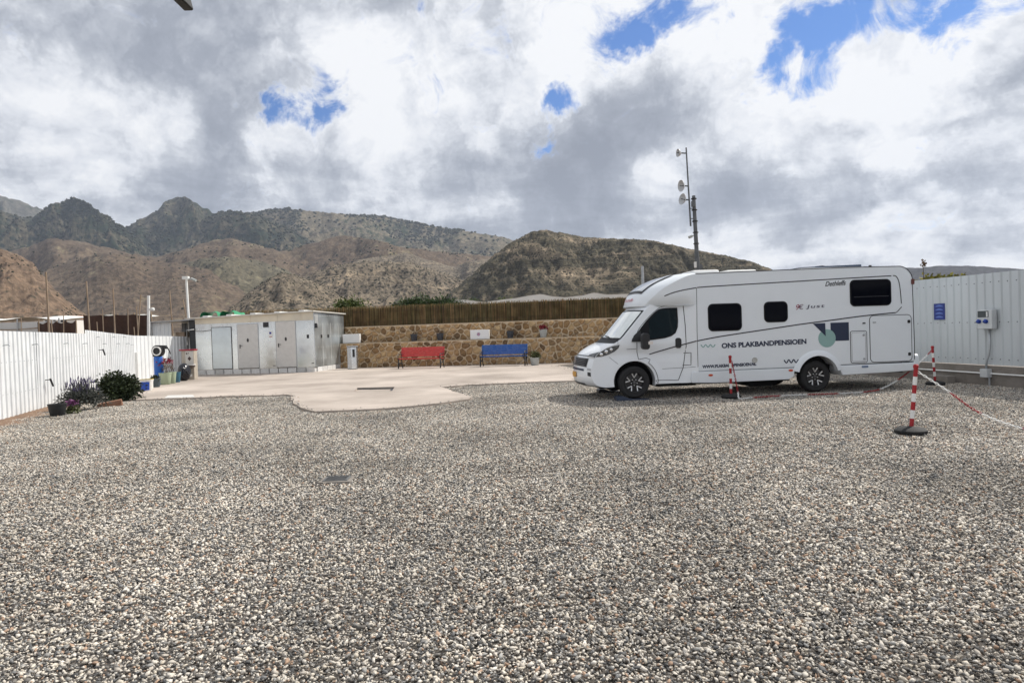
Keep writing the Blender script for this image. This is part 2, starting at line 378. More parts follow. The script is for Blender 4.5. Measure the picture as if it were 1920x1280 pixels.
M_scrub = mat('scrub_green', (.026, .030, .018), .95, c2=(.05, .052, .030), vs=.02, spec=.1)
M_hfar = hill_mat('far_mountain', (.085, .085, .075), (.13, .12, .10), (.03, .045, .03), .15, .03, .004, bs=.006)
M_hgreen = hill_mat('wooded_mountain', (.042, .042, .030), (.12, .10, .066), (.012, .019, .013), .30, .06, .0045, bs=.010, big=(.0040, .47, (.020, .030, .016)))
M_hridge = hill_mat('long_mountain', (.10, .085, .058), (.18, .15, .10), (.018, .033, .018), .08, .05, .0045, bs=.010, big=(.0036, .52, (.022, .036, .016)))
M_holive = hill_mat('olive_foothill', (.085, .075, .050), (.135, .118, .078), (.045, .042, .028), .10, .12, .010, bs=.03, big=(.009, .57, (.21, .185, .12)))
M_hbrown = hill_mat('brown_foothill', (.080, .058, .042), (.14, .105, .072), (.045, .042, .028), .04, .10, .008, bs=.022, big=(.007, .57, (.23, .195, .12)))
M_hred = hill_mat('red_foothill', (.135, .092, .064), (.19, .135, .092), (.05, .046, .03), .10, .12, .010, bs=.03, big=(.02, .58, (.27, .165, .10)))
M_hrock = hill_mat('rocky_knoll', (.135, .11, .082), (.20, .165, .12), (.045, .042, .030), .30, .22, .012, bs=.06, strata=1.2)
M_hbig = hill_mat('big_brown_hill', (.048, .043, .030), (.105, .090, .060), (.034, .032, .021), .34, .42, .008, bs=.07, strata=1.1)
M_hdark = hill_mat('dark_far_hill', (.035, .036, .042), (.055, .052, .055), (.02, .025, .02), .2, .05, .006, bs=.02)

hill('cloud-capped far mountain', [(-220, 330), (-100, 345), (0, 366), (30, 374), (60, 386), (100, 400), (140, 425), (200, 470)], 2700, 1889, M_hfar, 1, nu=80, nv=40)
hill('long wooded mountain', [(380, 440), (440, 408), (470, 399), (500, 394), (545, 391), (600, 398), (660, 402), (700, 404), (760, 413), (850, 430), (930, 442), (975, 453), (1060, 470), (1150, 510), (1200, 540)], 2450, 1715, M_hridge, 2, nu=340, nv=90, rough=0.37, pw=1.0,
     bush=(3000, 3, 6.5, M_scrub, lambda a, t, r, q: mnoise.noise(q*.0032) > -.02+.35*(1-t) or r.random() < .10))
hill('central peak', [(190, 470), (240, 424), (265, 410), (290, 397), (312, 377), (325, 371), (343, 370), (365, 379), (385, 391), (410, 406), (440, 420), (500, 450)], 2300, 1610, M_hgreen, 3, nu=150, nv=70, rough=0.53,
     bush=(900, 2.6, 6, M_scrub, lambda a, t, r, q: mnoise.noise(q*.004) > .0 or r.random() < .15))
hill('round wooded shoulder', [(290, 480), (340, 440), (380, 412), (405, 399), (430, 395), (455, 398), (480, 404), (520, 420), (580, 450), (640, 480)], 2050, 1435, M_hgreen, 4, nu=150, nv=70, rough=0.53,
     bush=(1000, 2.6, 6, M_scrub, lambda a, t, r, q: mnoise.noise(q*.004) > -.05 or r.random() < .15))
hill('dark wooded peak', [(-160, 380), (-60, 388), (0, 395), (35, 405), (62, 408), (85, 390), (110, 378), (138, 370), (162, 380), (195, 402), (225, 424), (250, 445), (280, 468), (320, 490)], 1950, 1365, M_hgreen, 5, nu=220, nv=80, rough=0.65,
     bush=(2200, 2.6, 6, M_scrub, lambda a, t, r, q: mnoise.noise(q*.004) > -.12+.3*(1-t) or r.random() < .1))
hill('brown foothills', [(-120, 476), (0, 474), (50, 463), (95, 447), (140, 451), (200, 464), (250, 476), (290, 482), (340, 470), (390, 453), (430, 446), (480, 458), (530, 472), (580, 457), (640, 441), (700, 449), (760, 464), (830, 472), (900, 478), (980, 492), (1080, 540)], 1350, 944, M_hbrown, 6, nu=330, nv=80, rough=0.29, spur=6, pw=.95,
     bush=(420, 1.0, 2.6, M_scrub, lambda a, t, r, q: mnoise.noise(q*.01) > .25 or r.random() < .06))
hill('smooth brown foothill', [(40, 540), (90, 505), (140, 487), (190, 476), (240, 476), (280, 487), (330, 494), (390, 505), (440, 528), (500, 560), (540, 590)], 1050, 735, M_hbrown, 7, nu=200, nv=70, rough=0.21, spur=6, pw=.9,
     bush=(160, .7, 1.9, M_scrub, lambda a, t, r, q: r.random() < .2))
hill('olive middle foothill', [(240, 545), (290, 512), (340, 494), (390, 484), (430, 481), (480, 488), (530, 503), (580, 525), (640, 560)], 1180, 820, M_holive, 14, nu=170, nv=70, rough=.30, spur=7, pw=.9,
     bush=(160, .8, 2.0, M_scrub, lambda a, t, r, q: r.random() < .2))
hill('olive saddle hills', [(560, 540), (620, 508), (680, 486), (720, 476), (760, 474), (800, 486), (850, 500), (880, 490), (920, 486), (980, 500), (1050, 540)], 1150, 805, M_hrock, 8, nu=170, nv=60, rough=0.34, pw=.9)
hill('red near slope', [(-200, 440), (-90, 452), (0, 466), (30, 476), (58, 490), (80, 515), (105, 545), (130, 566), (152, 584), (175, 600)], 520, 364, M_hred, 9, nu=160, nv=70, rough=0.31, spur=8, pw=1.0,
     bush=(300, .35, 1.0, M_scrub, lambda a, t, r, q: mnoise.noise(q*.03) > .1 or r.random() < .05))
hill('twin rocky knoll', [(520, 575), (560, 527), (600, 507), (640, 495), (690, 489), (730, 491), (765, 491), (800, 502), (835, 512), (870, 526), (900, 545), (940, 580)], 760, 532, M_hrock, 10, nu=220, nv=80, rough=0.40, spur=9, pw=.85,
     bush=(1000, .3, .9, M_scrub, lambda a, t, r, q: mnoise.noise(q*.03) > -.1 or r.random() < .2))
hill('small rocky knoll', [(405, 600), (440, 572), (470, 545), (500, 525), (528, 511), (550, 514), (580, 525), (620, 545), (650, 562), (690, 585), (720, 605)], 560, 392, M_hrock, 11, nu=180, nv=80, rough=0.34, spur=10, pw=.85,
     bush=(900, .25, .7, M_scrub, lambda a, t, r, q: mnoise.noise(q*.04) > -.15 or r.random() < .2))
hill('big brown hill', [(790, 600), (830, 562), (855, 540), (880, 519), (905, 496), (930, 475), (955, 457), (975, 445), (1000, 433), (1020, 431), (1050, 436), (1100, 445), (1150, 447), (1200, 449), (1225, 451), (1250, 457), (1300, 468), (1350, 477), (1400, 488), (1440, 502), (1490, 530), (1550, 575)], 620, 434, M_hbig, 12, nu=420, nv=130, rough=0.40, spur=9, pw=.80, crestn=.010,
     bush=(1500, .25, .7, M_scrub, lambda a, t, r, q: mnoise.noise(q*.03) > 0 or r.random() < .25))
hill('dark hill beyond the right fence', [(1420, 530), (1500, 503), (1540, 498), (1600, 499), (1715, 502), (1770, 498), (1815, 498), (1880, 502), (1960, 508), (2150, 520), (2350, 560)], 1700, 1190, M_hdark, 13, nu=160, nv=40, rough=0.31)

# ---- concrete pad with a recessed drain
M_conc = mat('pad_concrete', (.28, .236, .20), .85, c2=(.50, .432, .376), vs=.38, bump=.3, bs=25, detail=13)
M_concd = mat('old_concrete', (.17, .15, .13), .9, c2=(.25, .225, .20), vs=2, bump=.4, bs=20)
PZ = .058
pad_px = [(255, 749), (300, 747), (350, 746), (430, 742), (500, 741), (535, 739), (549, 741), (546, 748), (556, 758), (572, 767), (592, 771), (640, 769), (700, 766), (770, 761), (830, 755), (880, 747), (884, 744), (860, 736), (838, 729), (832, 725), (880, 721), (950, 718), (1020, 715), (1083, 713), (1092, 705), (1085, 695), (1068, 688), (1045, 684.5)]
pad = [G(u, v, PZ).to_2d() for u, v in pad_px]
fine = []
for i, p in enumerate(pad[:-1]):
    q = pad[i+1]; k = max(1, int((q-p).length/.35))
    for j in range(k):
        c = p.lerp(q, j/k); w = .05 if (0 < i or j) else 0
        fine.append(Vector((c.x+random.uniform(-w, w), c.y+random.uniform(-w, w))))
fine.append(pad[-1])
pad = fine+[Vector((3.4, 30.6)), Vector((-9, 33.5)), Vector((-15.6, 31.5)), Vector((-15.4, 27.6))]
hole = [G(u, v, PZ).to_2d() for u, v in ((664, 733), (735, 732.5), (740, 725), (670, 726.5))]
PADPOLY = [tuple(p) for p in pad]
vin = list(pad)+hole; n1 = len(pad)
edges = [(i, (i+1) % n1) for i in range(n1)]+[(n1+i, n1+(i+1) % 4) for i in range(4)]
ov, oe, of, *_ = delaunay_2d_cdt(vin, edges, [], 0, 1e-5)
def inpoly(p, poly):
    c = False; j = len(poly)-1
    for i in range(len(poly)):
        a, b = poly[i], poly[j]
        if (a[1] > p[1]) != (b[1] > p[1]) and p[0] < (b[0]-a[0])*(p[1]-a[1])/(b[1]-a[1])+a[0]: c = not c
        j = i
    return c
mb = MB(); vs = [(v.x, v.y, PZ) for v in ov]
fs = []
for f in of:
    c = sum((ov[i] for i in f), Vector((0, 0)))/len(f)
    if inpoly(c, pad) and not inpoly(c, hole): fs.append(tuple(f))
mb.add(vs, fs)
n = len(pad); mb.add([(p.x, p.y, PZ) for p in pad]+[(p.x, p.y, -.05) for p in pad], [(i, i+n, (i+1) % n+n, (i+1) % n) for i in range(n)])
mb.add([(p.x, p.y, PZ) for p in hole]+[(p.x, p.y, -.01) for p in hole], [(i, (i+1) % 4, (i+1) % 4+4, i+4) for i in range(4)])
pado = struct(mb.build('concrete_pad', M_conc, fixn=False))
mb = MB(); mb.add([(p.x, p.y, .006) for p in hole], [(0, 1, 2, 3)])
mb.build('drain_floor', M_conc, pado, fixn=False)
c = G(699, 731.5, PZ-.08); MB().box(c.x-.07, c.x+.07, c.y-.07, c.y+.07, .006, .02).build('drain_grate', M_black, pado)
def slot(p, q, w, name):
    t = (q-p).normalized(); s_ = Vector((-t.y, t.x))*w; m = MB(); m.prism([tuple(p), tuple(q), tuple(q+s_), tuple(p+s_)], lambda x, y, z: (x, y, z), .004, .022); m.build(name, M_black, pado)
slot(hole[2], hole[3], .13, 'recess_edge_strip'); slot(hole[1], hole[2], .09, 'recess_edge_strip')  # thin black strips laid along the far and right edges of the recess
# pale screed strip at the edge by the bushes
a, b, c, d = [G(u, v, .03) for u, v in ((308, 748.5), (365, 746.5), (362, 742.5), (315, 743.5))]
mb = MB(); mb.prism([(p.x, p.y) for p in (a, b, c, d)], lambda x, y, z: (x, y, z), .0, PZ+.012); mb.build('screed_patch', flat('pale_screed', (.55, .54, .52), .8), pado)

# ---- gravel yard: bed sheet + real stones
M_bed = mat('gravel_bed', (.045, .040, .036), .95, c2=(.12, .105, .09), vs=30, bump=.8, bs=60, detail=8)
mb = MB(); mb.add([(-16, -6, 0), (13, -6, 0), (9, 32, 0), (-17, 34, 0)], [(0, 1, 2, 3)])
struct(mb.build('gravel_bed', M_bed))

def gravel_mat():
    m = bpy.data.materials.new('gravel_stone'); m.use_nodes = True; nt = m.node_tree; N = nt.nodes; L = nt.links
    p = N['Principled BSDF']; p.inputs['Roughness'].default_value = .8; p.inputs['Specular IOR Level'].default_value = .35
    a = N.new('ShaderNodeAttribute'); a.attribute_name = 'tint'
    r = N.new('ShaderNodeValToRGB'); L.new(a.outputs['Fac'], r.inputs[0]); e = r.color_ramp.elements; r.color_ramp.interpolation = 'CONSTANT'
    cols = [(.60, .54, .465), (.20, .195, .19), (.64, .58, .51), (.12, .117, .115), (.52, .46, .395), (.34, .325, .305), (.085, .083, .082), (.62, .56, .485), (.40, .27, .19), (.68, .62, .55), (.17, .155, .14), (.56, .49, .40), (.26, .245, .23), (.66, .585, .49)]
    for i, c in enumerate(cols):
        x = e[0] if i == 0 else e.new(i/len(cols)); x.position = i/len(cols); x.color = (c[0]*.97, c[1]*.99, c[2]*.995, 1)
    while len(e) > len(cols): e.remove(e[-1])
    g = N.new('ShaderNodeNewGeometry')
    n = N.new('ShaderNodeTexNoise'); n.inputs['Scale'].default_value = .55; n.inputs['Detail'].default_value = 6; n.inputs['Roughness'].default_value = .6; L.new(g.outputs['Position'], n.inputs[0])
    mr = N.new('ShaderNodeMapRange'); L.new(n.outputs[0], mr.inputs[0]); mr.inputs[1].default_value = .3; mr.inputs[2].default_value = .7; mr.inputs[3].default_value = .72; mr.inputs[4].default_value = 1.34
    n2 = N.new('ShaderNodeTexNoise'); n2.inputs['Scale'].default_value = 160; n2.inputs['Detail'].default_value = 3; L.new(g.outputs['Position'], n2.inputs[0])
    m2 = N.new('ShaderNodeMapRange'); L.new(n2.outputs[0], m2.inputs[0]); m2.inputs[1].default_value = .3; m2.inputs[2].default_value = .7; m2.inputs[3].default_value = .8; m2.inputs[4].default_value = 1.2
    mu = N.new('ShaderNodeMath'); mu.operation = 'MULTIPLY'; L.new(mr.outputs[0], mu.inputs[0]); L.new(m2.outputs[0], mu.inputs[1])
    s = N.new('ShaderNodeVectorMath'); s.operation = 'SCALE'; L.new(r.outputs[0], s.inputs[0]); L.new(mu.outputs[0], s.inputs['Scale']); L.new(s.outputs[0], p.inputs['Base Color'])
    return m
M_gravel = gravel_mat()
def gravel_tile(seed, n_side=62):
    rg = np.random.default_rng(seed); V0 = np.array([tuple(v) for v in ICO1[0]]); F0 = np.array(ICO1[1]); nv0 = len(V0)
    gx, gy = np.meshgrid(np.arange(n_side), np.arange(n_side)); n = n_side*n_side
    px = (gx.ravel()+.5+rg.uniform(-.6, .6, n))/n_side-.5; py = (gy.ravel()+.5+rg.uniform(-.6, .6, n))/n_side-.5
    size = rg.lognormal(0, .40, n)*.0088; size = np.clip(size, .0045, .019)
    ax = np.stack([size*rg.uniform(.9, 1.8, n), size*rg.uniform(.7, 1.15, n), size*rg.uniform(.5, .95, n)], 1)
    V = V0[None]*(1+rg.uniform(-.24, .24, (n, nv0, 1)))
    # flatten random facets so the stones read as crushed rock
    for k in range(6):
        d = rg.normal(size=(n, 3)); d /= np.linalg.norm(d, axis=1, keepdims=True)
        h = np.einsum('nvk,nk->nv', V, d); ex = np.clip(h-rg.uniform(.25, .65, (n, 1)), 0, None); V = V-ex[..., None]*d[:, None, :]
    V = V*ax[:, None, :]
    a = rg.uniform(0, 2*math.pi, n); t = rg.normal(0, .45, n); ca, sa, ct, st = np.cos(a), np.sin(a), np.cos(t), np.sin(t)
    x, y, z = V[..., 0], V[..., 1], V[..., 2]
    x, z = x*ct[:, None]-z*st[:, None], x*st[:, None]+z*ct[:, None]
    x, y = x*ca[:, None]-y*sa[:, None], x*sa[:, None]+y*ca[:, None]
    zc = .001+rg.uniform(0, .022, n)
    V = np.stack([x+px[:, None], y+py[:, None], z+zc[:, None]], -1).reshape(-1, 3)
    F = (F0[None]+(np.arange(n)*nv0)[:, None, None]).reshape(-1, 3)
    me = bpy.data.meshes.new('gravel_tile'); me.vertices.add(len(V)); me.vertices.foreach_set('co', V.ravel()); me.loops.add(F.size); me.polygons.add(len(F))
    me.loops.foreach_set('vertex_index', F.ravel().astype(np.int32)); me.polygons.foreach_set('loop_start', np.arange(0, F.size, 3, dtype=np.int32)); me.polygons.foreach_set('loop_total', np.full(len(F), 3, dtype=np.int32))
    at = me.attributes.new('tint', 'FLOAT', 'POINT'); at.data.foreach_set('value', np.repeat(rg.uniform(0, .999, n), nv0).astype(np.float32))
    me.update(); me.validate(); me.materials.append(M_gravel)
    return bpy.data.objects.new('gravel_tile', me)
TILES = [gravel_tile(s) for s in (1, 2, 3)]
def yard_left(y): return -6.41-.317*y-.2
def yard_right(y): return 13.47-.19*y
pts = []; rots = []; idx = []
rnd = random.Random(5)
for iy in range(1, 29):
    for ix in range(-18, 14):
        x, y = ix*.96, iy*.96+.2
        if x < yard_left(max(y, 10)) or x > yard_right(y)+.3: continue
        if abs(x) > y*.80+2.6: continue
        if y > 23 and x < 1.5: continue
        if all(inpoly((x+a_, y+b_), PADPOLY) for a_ in (-.85, 0, .85) for b_ in (-.85, 0, .85)): continue
        pts.append((x+rnd.uniform(-.02, .02), y, .0+.012*mnoise.noise(Vector((x*.25, y*.25, 3))))); rots.append(rnd.choice((0, 1, 2, 3))*math.pi/2+rnd.uniform(-.05, .05)); idx.append(rnd.randrange(3))
me = bpy.data.meshes.new('gravel'); me.from_pydata(pts, [], [])
a = me.attributes.new('spin', 'FLOAT_VECTOR', 'POINT'); a.data.foreach_set('vector', [c for r_ in rots for c in (0, 0, r_)])
a = me.attributes.new('pick', 'INT', 'POINT'); a.data.foreach_set('value', idx)
gr = bpy.data.objects.new('gravel', me); COL.objects.link(gr); gr['kind'] = 'stuff'; gr['label'] = 'loose grey and cream gravel covering the whole yard'; gr['category'] = 'gravel'
ng = bpy.data.node_groups.new('gravel_scatter', 'GeometryNodeTree')
ng.interface.new_socket('Geometry', in_out='INPUT', socket_type='NodeSocketGeometry'); ng.interface.new_socket('Geometry', in_out='OUTPUT', socket_type='NodeSocketGeometry')
gi = ng.nodes.new('NodeGroupInput'); go = ng.nodes.new('NodeGroupOutput'); jn = ng.nodes.new('GeometryNodeJoinGeometry'); ip = ng.nodes.new('GeometryNodeInstanceOnPoints')
for t in TILES:
    oi = ng.nodes.new('GeometryNodeObjectInfo'); oi.inputs['Object'].default_value = t; oi.inputs['As Instance'].default_value = True; ng.links.new(oi.outputs['Geometry'], jn.inputs[0])
def nattr(n, t):
    x = ng.nodes.new('GeometryNodeInputNamedAttribute'); x.data_type = t; x.inputs[0].default_value = n; return x.outputs[0]
ng.links.new(gi.outputs[0], ip.inputs['Points']); ng.links.new(jn.outputs[0], ip.inputs['Instance']); ip.inputs['Pick Instance'].default_value = True
ng.links.new(nattr('pick', 'INT'), ip.inputs['Instance Index'])
e2r = ng.nodes.new('FunctionNodeEulerToRotation'); ng.links.new(nattr('spin', 'FLOAT_VECTOR'), e2r.inputs[0]); ng.links.new(e2r.outputs[0], ip.inputs['Rotation'])
ng.links.new(ip.outputs[0], go.inputs[0])
gm = gr.modifiers.new('scatter', 'NODES'); gm.node_group = ng


# stones kicked from the gravel onto the edge of the pad
rg = random.Random(77); b = MB(); tn = []
for k in range(520):
    i = rg.randrange(0, len(pad)-5); p = pad[i].lerp(pad[i+1], rg.random()); w = abs(rg.gauss(0, .16)); c = Vector((-4.0, 26.0))-p; c.normalize(); q = p+c*w
    if not inpoly(q, PADPOLY): continue
    n0 = len(b.v); sz = rg.uniform(.007, .018); b.v += [(q.x+v.x*sz*rg.uniform(.8, 1.6), q.y+v.y*sz*rg.uniform(.8, 1.4), PZ+sz*.4+v.z*sz*.6) for v in ICO1[0]]; b.f += [tuple(i_+n0 for i_ in f) for f in ICO1[1]]; tn += [rg.random()*.999]*len(ICO1[0])
me = b.mesh('spilled_stones'); a = me.attributes.new('tint', 'FLOAT', 'POINT'); a.data.foreach_set('value', tn); me.materials.append(M_gravel); o = link('spilled_stones', me, M_gravel); o['kind'] = 'stuff'; o['label'] = 'loose stones spilled along the edge of the concrete pad'; o['category'] = 'gravel'
# ================================================================== FENCES, WALLS, SHED
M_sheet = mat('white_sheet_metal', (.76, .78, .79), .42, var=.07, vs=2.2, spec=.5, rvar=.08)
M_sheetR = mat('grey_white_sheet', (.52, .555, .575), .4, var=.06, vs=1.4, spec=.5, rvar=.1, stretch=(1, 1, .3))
M_screw = flat('screw_grey', (.10, .11, .13), .5, metal=.4)
def corrugated(x0, x1, z0a, z0b, z1a, z1b, pitch=.25, depth=.03, phase=0.0, rib=.38, fl=.12):
    """trapezoid sheet along local x; yard side is -y"""
    prof = []; k = math.floor((x0-phase)/pitch)-1
    while True:
        b = phase+k*pitch
        for f, d in ((0, 0), (1-rib-fl, 0), (1-rib, -depth), (1.0-fl, -depth)):
            prof.append((b+f*pitch+.06*pitch, d))
        k += 1
        if b > x1: break
    def yat(x):
        for (a, da), (b, db) in zip(prof, prof[1:]):
            if a <= x <= b: return da+(db-da)*(x-a)/(b-a) if b > a else da
        return 0
    xs = sorted({x0, x1, *[a for a, _ in prof if x0 < a < x1]}); mb = MB(); vs = []
    for x in xs:
        t = (x-x0)/(x1-x0) if x1 > x0 else 0; y = yat(x)
        vs += [(x, y, z0a+(z0b-z0a)*t), (x, y, z1a+(z1b-z1a)*t), (x, y+.004, z0a+(z0b-z0a)*t), (x, y+.004, z1a+(z1b-z1a)*t)]
    for i in range(len(xs)-1):
        a = i*4; b = a+4; mb.f += [(a, b, b+1, a+1), (a+2, a+3, b+3, b+2), (a+1, b+1, b+3, a+3), (a, a+2, b+2, b)]
    mb.v = vs; return mb

# left white fence -------------------------------------------------
A = Vector((-9.85, 11.0)); B = Vector((-14.98, 27.05)); Cc = Vector((-14.75, 30.9))
d1 = (B-A); L1 = d1.length; rz = math.atan2(d1.y, d1.x)
lf = thing('sheet_metal_fence', 'long white corrugated metal fence behind the lavender and the pots', 'fence', (A.x, A.y, 0), rz)
step = 10.25; TOPA = lambda x: 1.96-.05*x/step if x < step else 2.02-.16*(x-step)/(L1-step)
x = 0; k = 0
while x < L1-.01:
    nx = min(x+1.0, L1)
    if x < step < nx: nx = step
    if nx-x < .05: x = nx; continue
    c = corrugated(x, nx, .02, .02, TOPA(x+1e-4), TOPA(nx-1e-4), .262, .031, rib=.42, fl=.05); c.v = [(p[0], p[1]+(.004 if k % 2 else 0), p[2]+random.uniform(-.006, .006)*0) for p in c.v]; o_ = c.build('sheet', M_sheet, lf, fixn=False); o_.rotation_euler.x = random.uniform(-.006, .006); x = nx; k += 1
d2 = Cc-B; L2 = d2.length; ang = math.atan2(d2.y, d2.x)-rz
ro = Matrix.Rotation(ang, 4, 'Z'); off = Matrix.Translation((L1, 0, 0))
x = 0
while x < L2-.01:
    nx = min(x+1.0, L2); c = corrugated(x, nx, .02, .02, 1.86-.02*x, 1.86-.02*nx, .262, .028); c.v = [tuple(off @ ro @ Vector(p)) for p in c.v]; c.build('sheet', M_sheet, lf, fixn=False); x = nx
for x, z, s in [(4.0, 1.62, 1), (5.75, 1.62, 1), (8.1, 1.62, 1), (9.9, 1.60, 1), (12.1, 1.57, 1), (13.9, 1.56, 1), (15.4, 1.55, 1), (13.4, 1.80, .8), (11.4, 1.80, .8), (15.0, 1.80, .8), (16.2, 1.5, .8)]:
    m = MB(); m.cyl((x, -.02, z), (x, -.13*s, z+.015), .011, n=8); m.cyl((x, -.13*s, z+.015), (x, -.15*s, z-.02), .010, n=8); m.build('hook', M_steel, lf)
for x, z in ((6.5, .72), (11.6, 1.38)):
    m = MB(); m.cyl((x, -.02, z), (x-.02, -.16, z+.01), .012, n=8); m.cyl((x-.02, -.15, z+.03), (x+.05, -.19, z-.17), .026, .022, n=10); m.build('tap', M_black, lf, bevel=.004)
for row in (.55, 1.25):
    m = MB(); x = .2
    while x < L1: m.cyl((x, -.024, row), (x, -.036, row), .010, n=6); x += .262
    m.build('screw_row', M_sheetR, lf)['kind'] = 'stuff'
m = MB(); m.bar((L1, -.06, .0), (L1, -.06, 1.2), .12, .06); m.build('corner_post', M_whitepl, lf, bevel=.01)

# right fence -------------------------------------------------------
def rf(y): return 13.47-.19*y
RA = Vector((rf(27.6), 27.6)); RB = Vector((rf(8.0), 8.0)); dR = RB-RA; LR = dR.length; rzR = math.atan2(dR.y, dR.x)
rfence = thing('sheet_metal_fence', 'grey white corrugated metal fence on a concrete plinth behind the motorhome', 'fence', (RA.x, RA.y, 0), rzR)
# local +x runs towards the viewer; the yard lies on local -y (its right hand)
x = 0
while x < LR-.01:
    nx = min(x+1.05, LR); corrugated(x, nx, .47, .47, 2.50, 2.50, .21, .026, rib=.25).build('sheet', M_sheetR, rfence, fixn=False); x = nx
for z in (.60, 1.42, 2.30):
    m = MB(); x = .14
    while x < LR: m.cyl((x, -.001, z+.01*math.sin(x*7)), (x, -.014, z), .011, n=6); x += .21
    m.build('screw_row', M_screw, rfence)['kind'] = 'stuff'
MB().box(-.1, LR+.1, -.05, .16, -.02, .455).build('plinth', M_concd, rfence, bevel=.01)
m = MB(); m.cyl((0, -.085, .285), (LR, -.085, .285), .018, n=8); m.build('pipe', M_whitepl, rfence)
def fx(y): return (Vector((rf(y), y))-RA).length
bx = fx(15.1)
# hookup box
eb = thing('electric_hookup_box', 'grey electric hookup box with dark window and blue sockets on the right fence', 'hookup box', (RA.x, RA.y, 0), rzR)
MB().box(bx-.19, bx+.19, -.17, -.032, 1.27, 1.70).build('housing', flat('box_grey', (.55, .57, .58), .45), eb, bevel=.015)
MB().box(bx-.16, bx+.11, -.182, -.168, 1.53, 1.67).build('window', mat('dark_window', (.02, .03, .035), .1), eb, bevel=.004)
MB().box(bx+.065, bx+.10, -.188, -.178, 1.54, 1.65).build('breaker', M_whitepl, eb)
for dx in (-.12, .055):
    m = MB(); m.cyl((bx+dx, -.165, 1.44), (bx+dx, -.20, 1.43), .042, n=14); m.cyl((bx+dx, -.19, 1.47), (bx+dx, -.235, 1.42), .034, n=12); m.build('socket', flat('socket_blue', (.012, .05, .30), .4), eb, auto=40)
m = MB(); m.tube([(bx+.02, -.06, 1.28), (bx+.02, -.06, .85), (bx, -.07, .70), (bx-.04, -.09, .55), (bx-.05, -.10, .36)], .022, 8); m.build('conduit', M_steel, eb, smooth=True)
MB().box(bx-.13, bx+.06, -.19, -.052, .20, .385).build('junction_box', flat('box_grey', (.55, .57, .58), .45), eb, bevel=.012)
m = MB(); m.cyl((bx+.03, -.1, .21), (bx+.03, -.1, -.02), .02, n=8); m.build('conduit', M_steel, eb)
sx = fx(16.45)
bs = thing('blue_notice', 'blue notice with four pale rows screwed to the right fence', 'sign', (RA.x, RA.y, 0), rzR)
MB().box(sx-.16, sx+.16, -.040, -.030, 1.50, 1.89).build('plate', flat('notice_blue', (.012, .03, .20), .4), bs)
for k in range(4):
    z = 1.55+.088*k; m = MB()
    m.add([(sx-.11+.22*i/12, -.0425, z+.012+.03*math.sin(math.pi*i/12)) for i in range(13)]+[(sx-.11+.22*i/12, -.0425, z) for i in range(13)], [(i, i+1, i+14, i+13) for i in range(12)])
    m.build('pictogram', flat('notice_pale', (.10, .17, .48), .5), bs, fixn=False)
cb = fx(16.0)
blk = MB().box(cb-.45, cb+.12, -.40, -.17, 0, .19).build('concrete_block', M_concd, bevel=.01); blk.location = (RA.x, RA.y, 0); blk.rotation_euler = (0, 0, rzR)
tag(blk, 'grey concrete block lying against the plinth of the right fence', 'block')

# stone walls ------------------------------------------------------------
WA = Vector((-8.15, 32.3)); WB = Vector((10.6, 28.6)); dW = WB-WA; LW = dW.length; rzW = math.atan2(dW.y, dW.x)
M_mortar = mat('mortar', (.54, .42, .28), .95, c2=(.70, .58, .42), vs=4, bump=.5, bs=40)
M_stone = random_mat('wall_stone', [(.24, .145, .065), (.42, .275, .14), (.17, .10, .045), (.52, .375, .21), (.31, .19, .09), (.14, .09, .048), (.47, .32, .17), (.36, .225, .11)], .85, .6, 25, .28, 9)
def vor_cells(w, h, cell, seed):
    rg = random.Random(seed); pts = []; tries = 0
    while tries < 12000:
        tries += 1; p = (rg.uniform(-cell, w+cell), rg.uniform(-cell, h+cell)); r = cell*rg.choice((.62, .75, .95, 1.15))
        if all((p[0]-q[0])**2+((p[1]-q[1])*1.15)**2 > ((r+q[2])*.5)**2*1.0 for q in pts): pts.append((p[0], p[1], r))
    cells = []
    for i, p in enumerate(pts):
        poly = [(0.015, .015), (w-.015, .015), (w-.015, h-.015), (.015, h-.015)]
        near = sorted((q for j, q in enumerate(pts) if j != i), key=lambda q: (q[0]-p[0])**2+(q[1]-p[1])**2)[:18]
        for q in near:
            mx, my = (p[0]+q[0])/2, (p[1]+q[1])/2; nx, ny = q[0]-p[0], q[1]-p[1]; ln = math.hypot(nx, ny); g = -.017-.016*((math.sin(mx*91.7+my*57.3)+1)/2)
            new = []
            for k in range(len(poly)):
                a, b = poly[k], poly[(k+1) % len(poly)]
                da = ((a[0]-mx)*nx+(a[1]-my)*ny)/ln-g; db = ((b[0]-mx)*nx+(b[1]-my)*ny)/ln-g
                if da <= 0: new.append(a)
                if da*db < 0: t = da/(da-db); new.append((a[0]+(b[0]-a[0])*t, a[1]+(b[1]-a[1])*t))
            poly = new
            if len(poly) < 3: break
        if len(poly) >= 3:
            ar = .5*abs(sum(poly[k][0]*poly[(k+1) % len(poly)][1]-poly[(k+1) % len(poly)][0]*poly[k][1] for k in range(len(poly))))
            if ar > .004: cells.append(poly)
    return cells
def chaikin(p, rg):
    out = []
    for k in range(len(p)):
        a, b = p[k], p[(k+1) % len(p)]; f = rg.uniform(.10, .22)
        out += [(a[0]+(b[0]-a[0])*f, a[1]+(b[1]-a[1])*f), (a[0]+(b[0]-a[0])*(1-f), a[1]+(b[1]-a[1])*(1-f))]
    return out
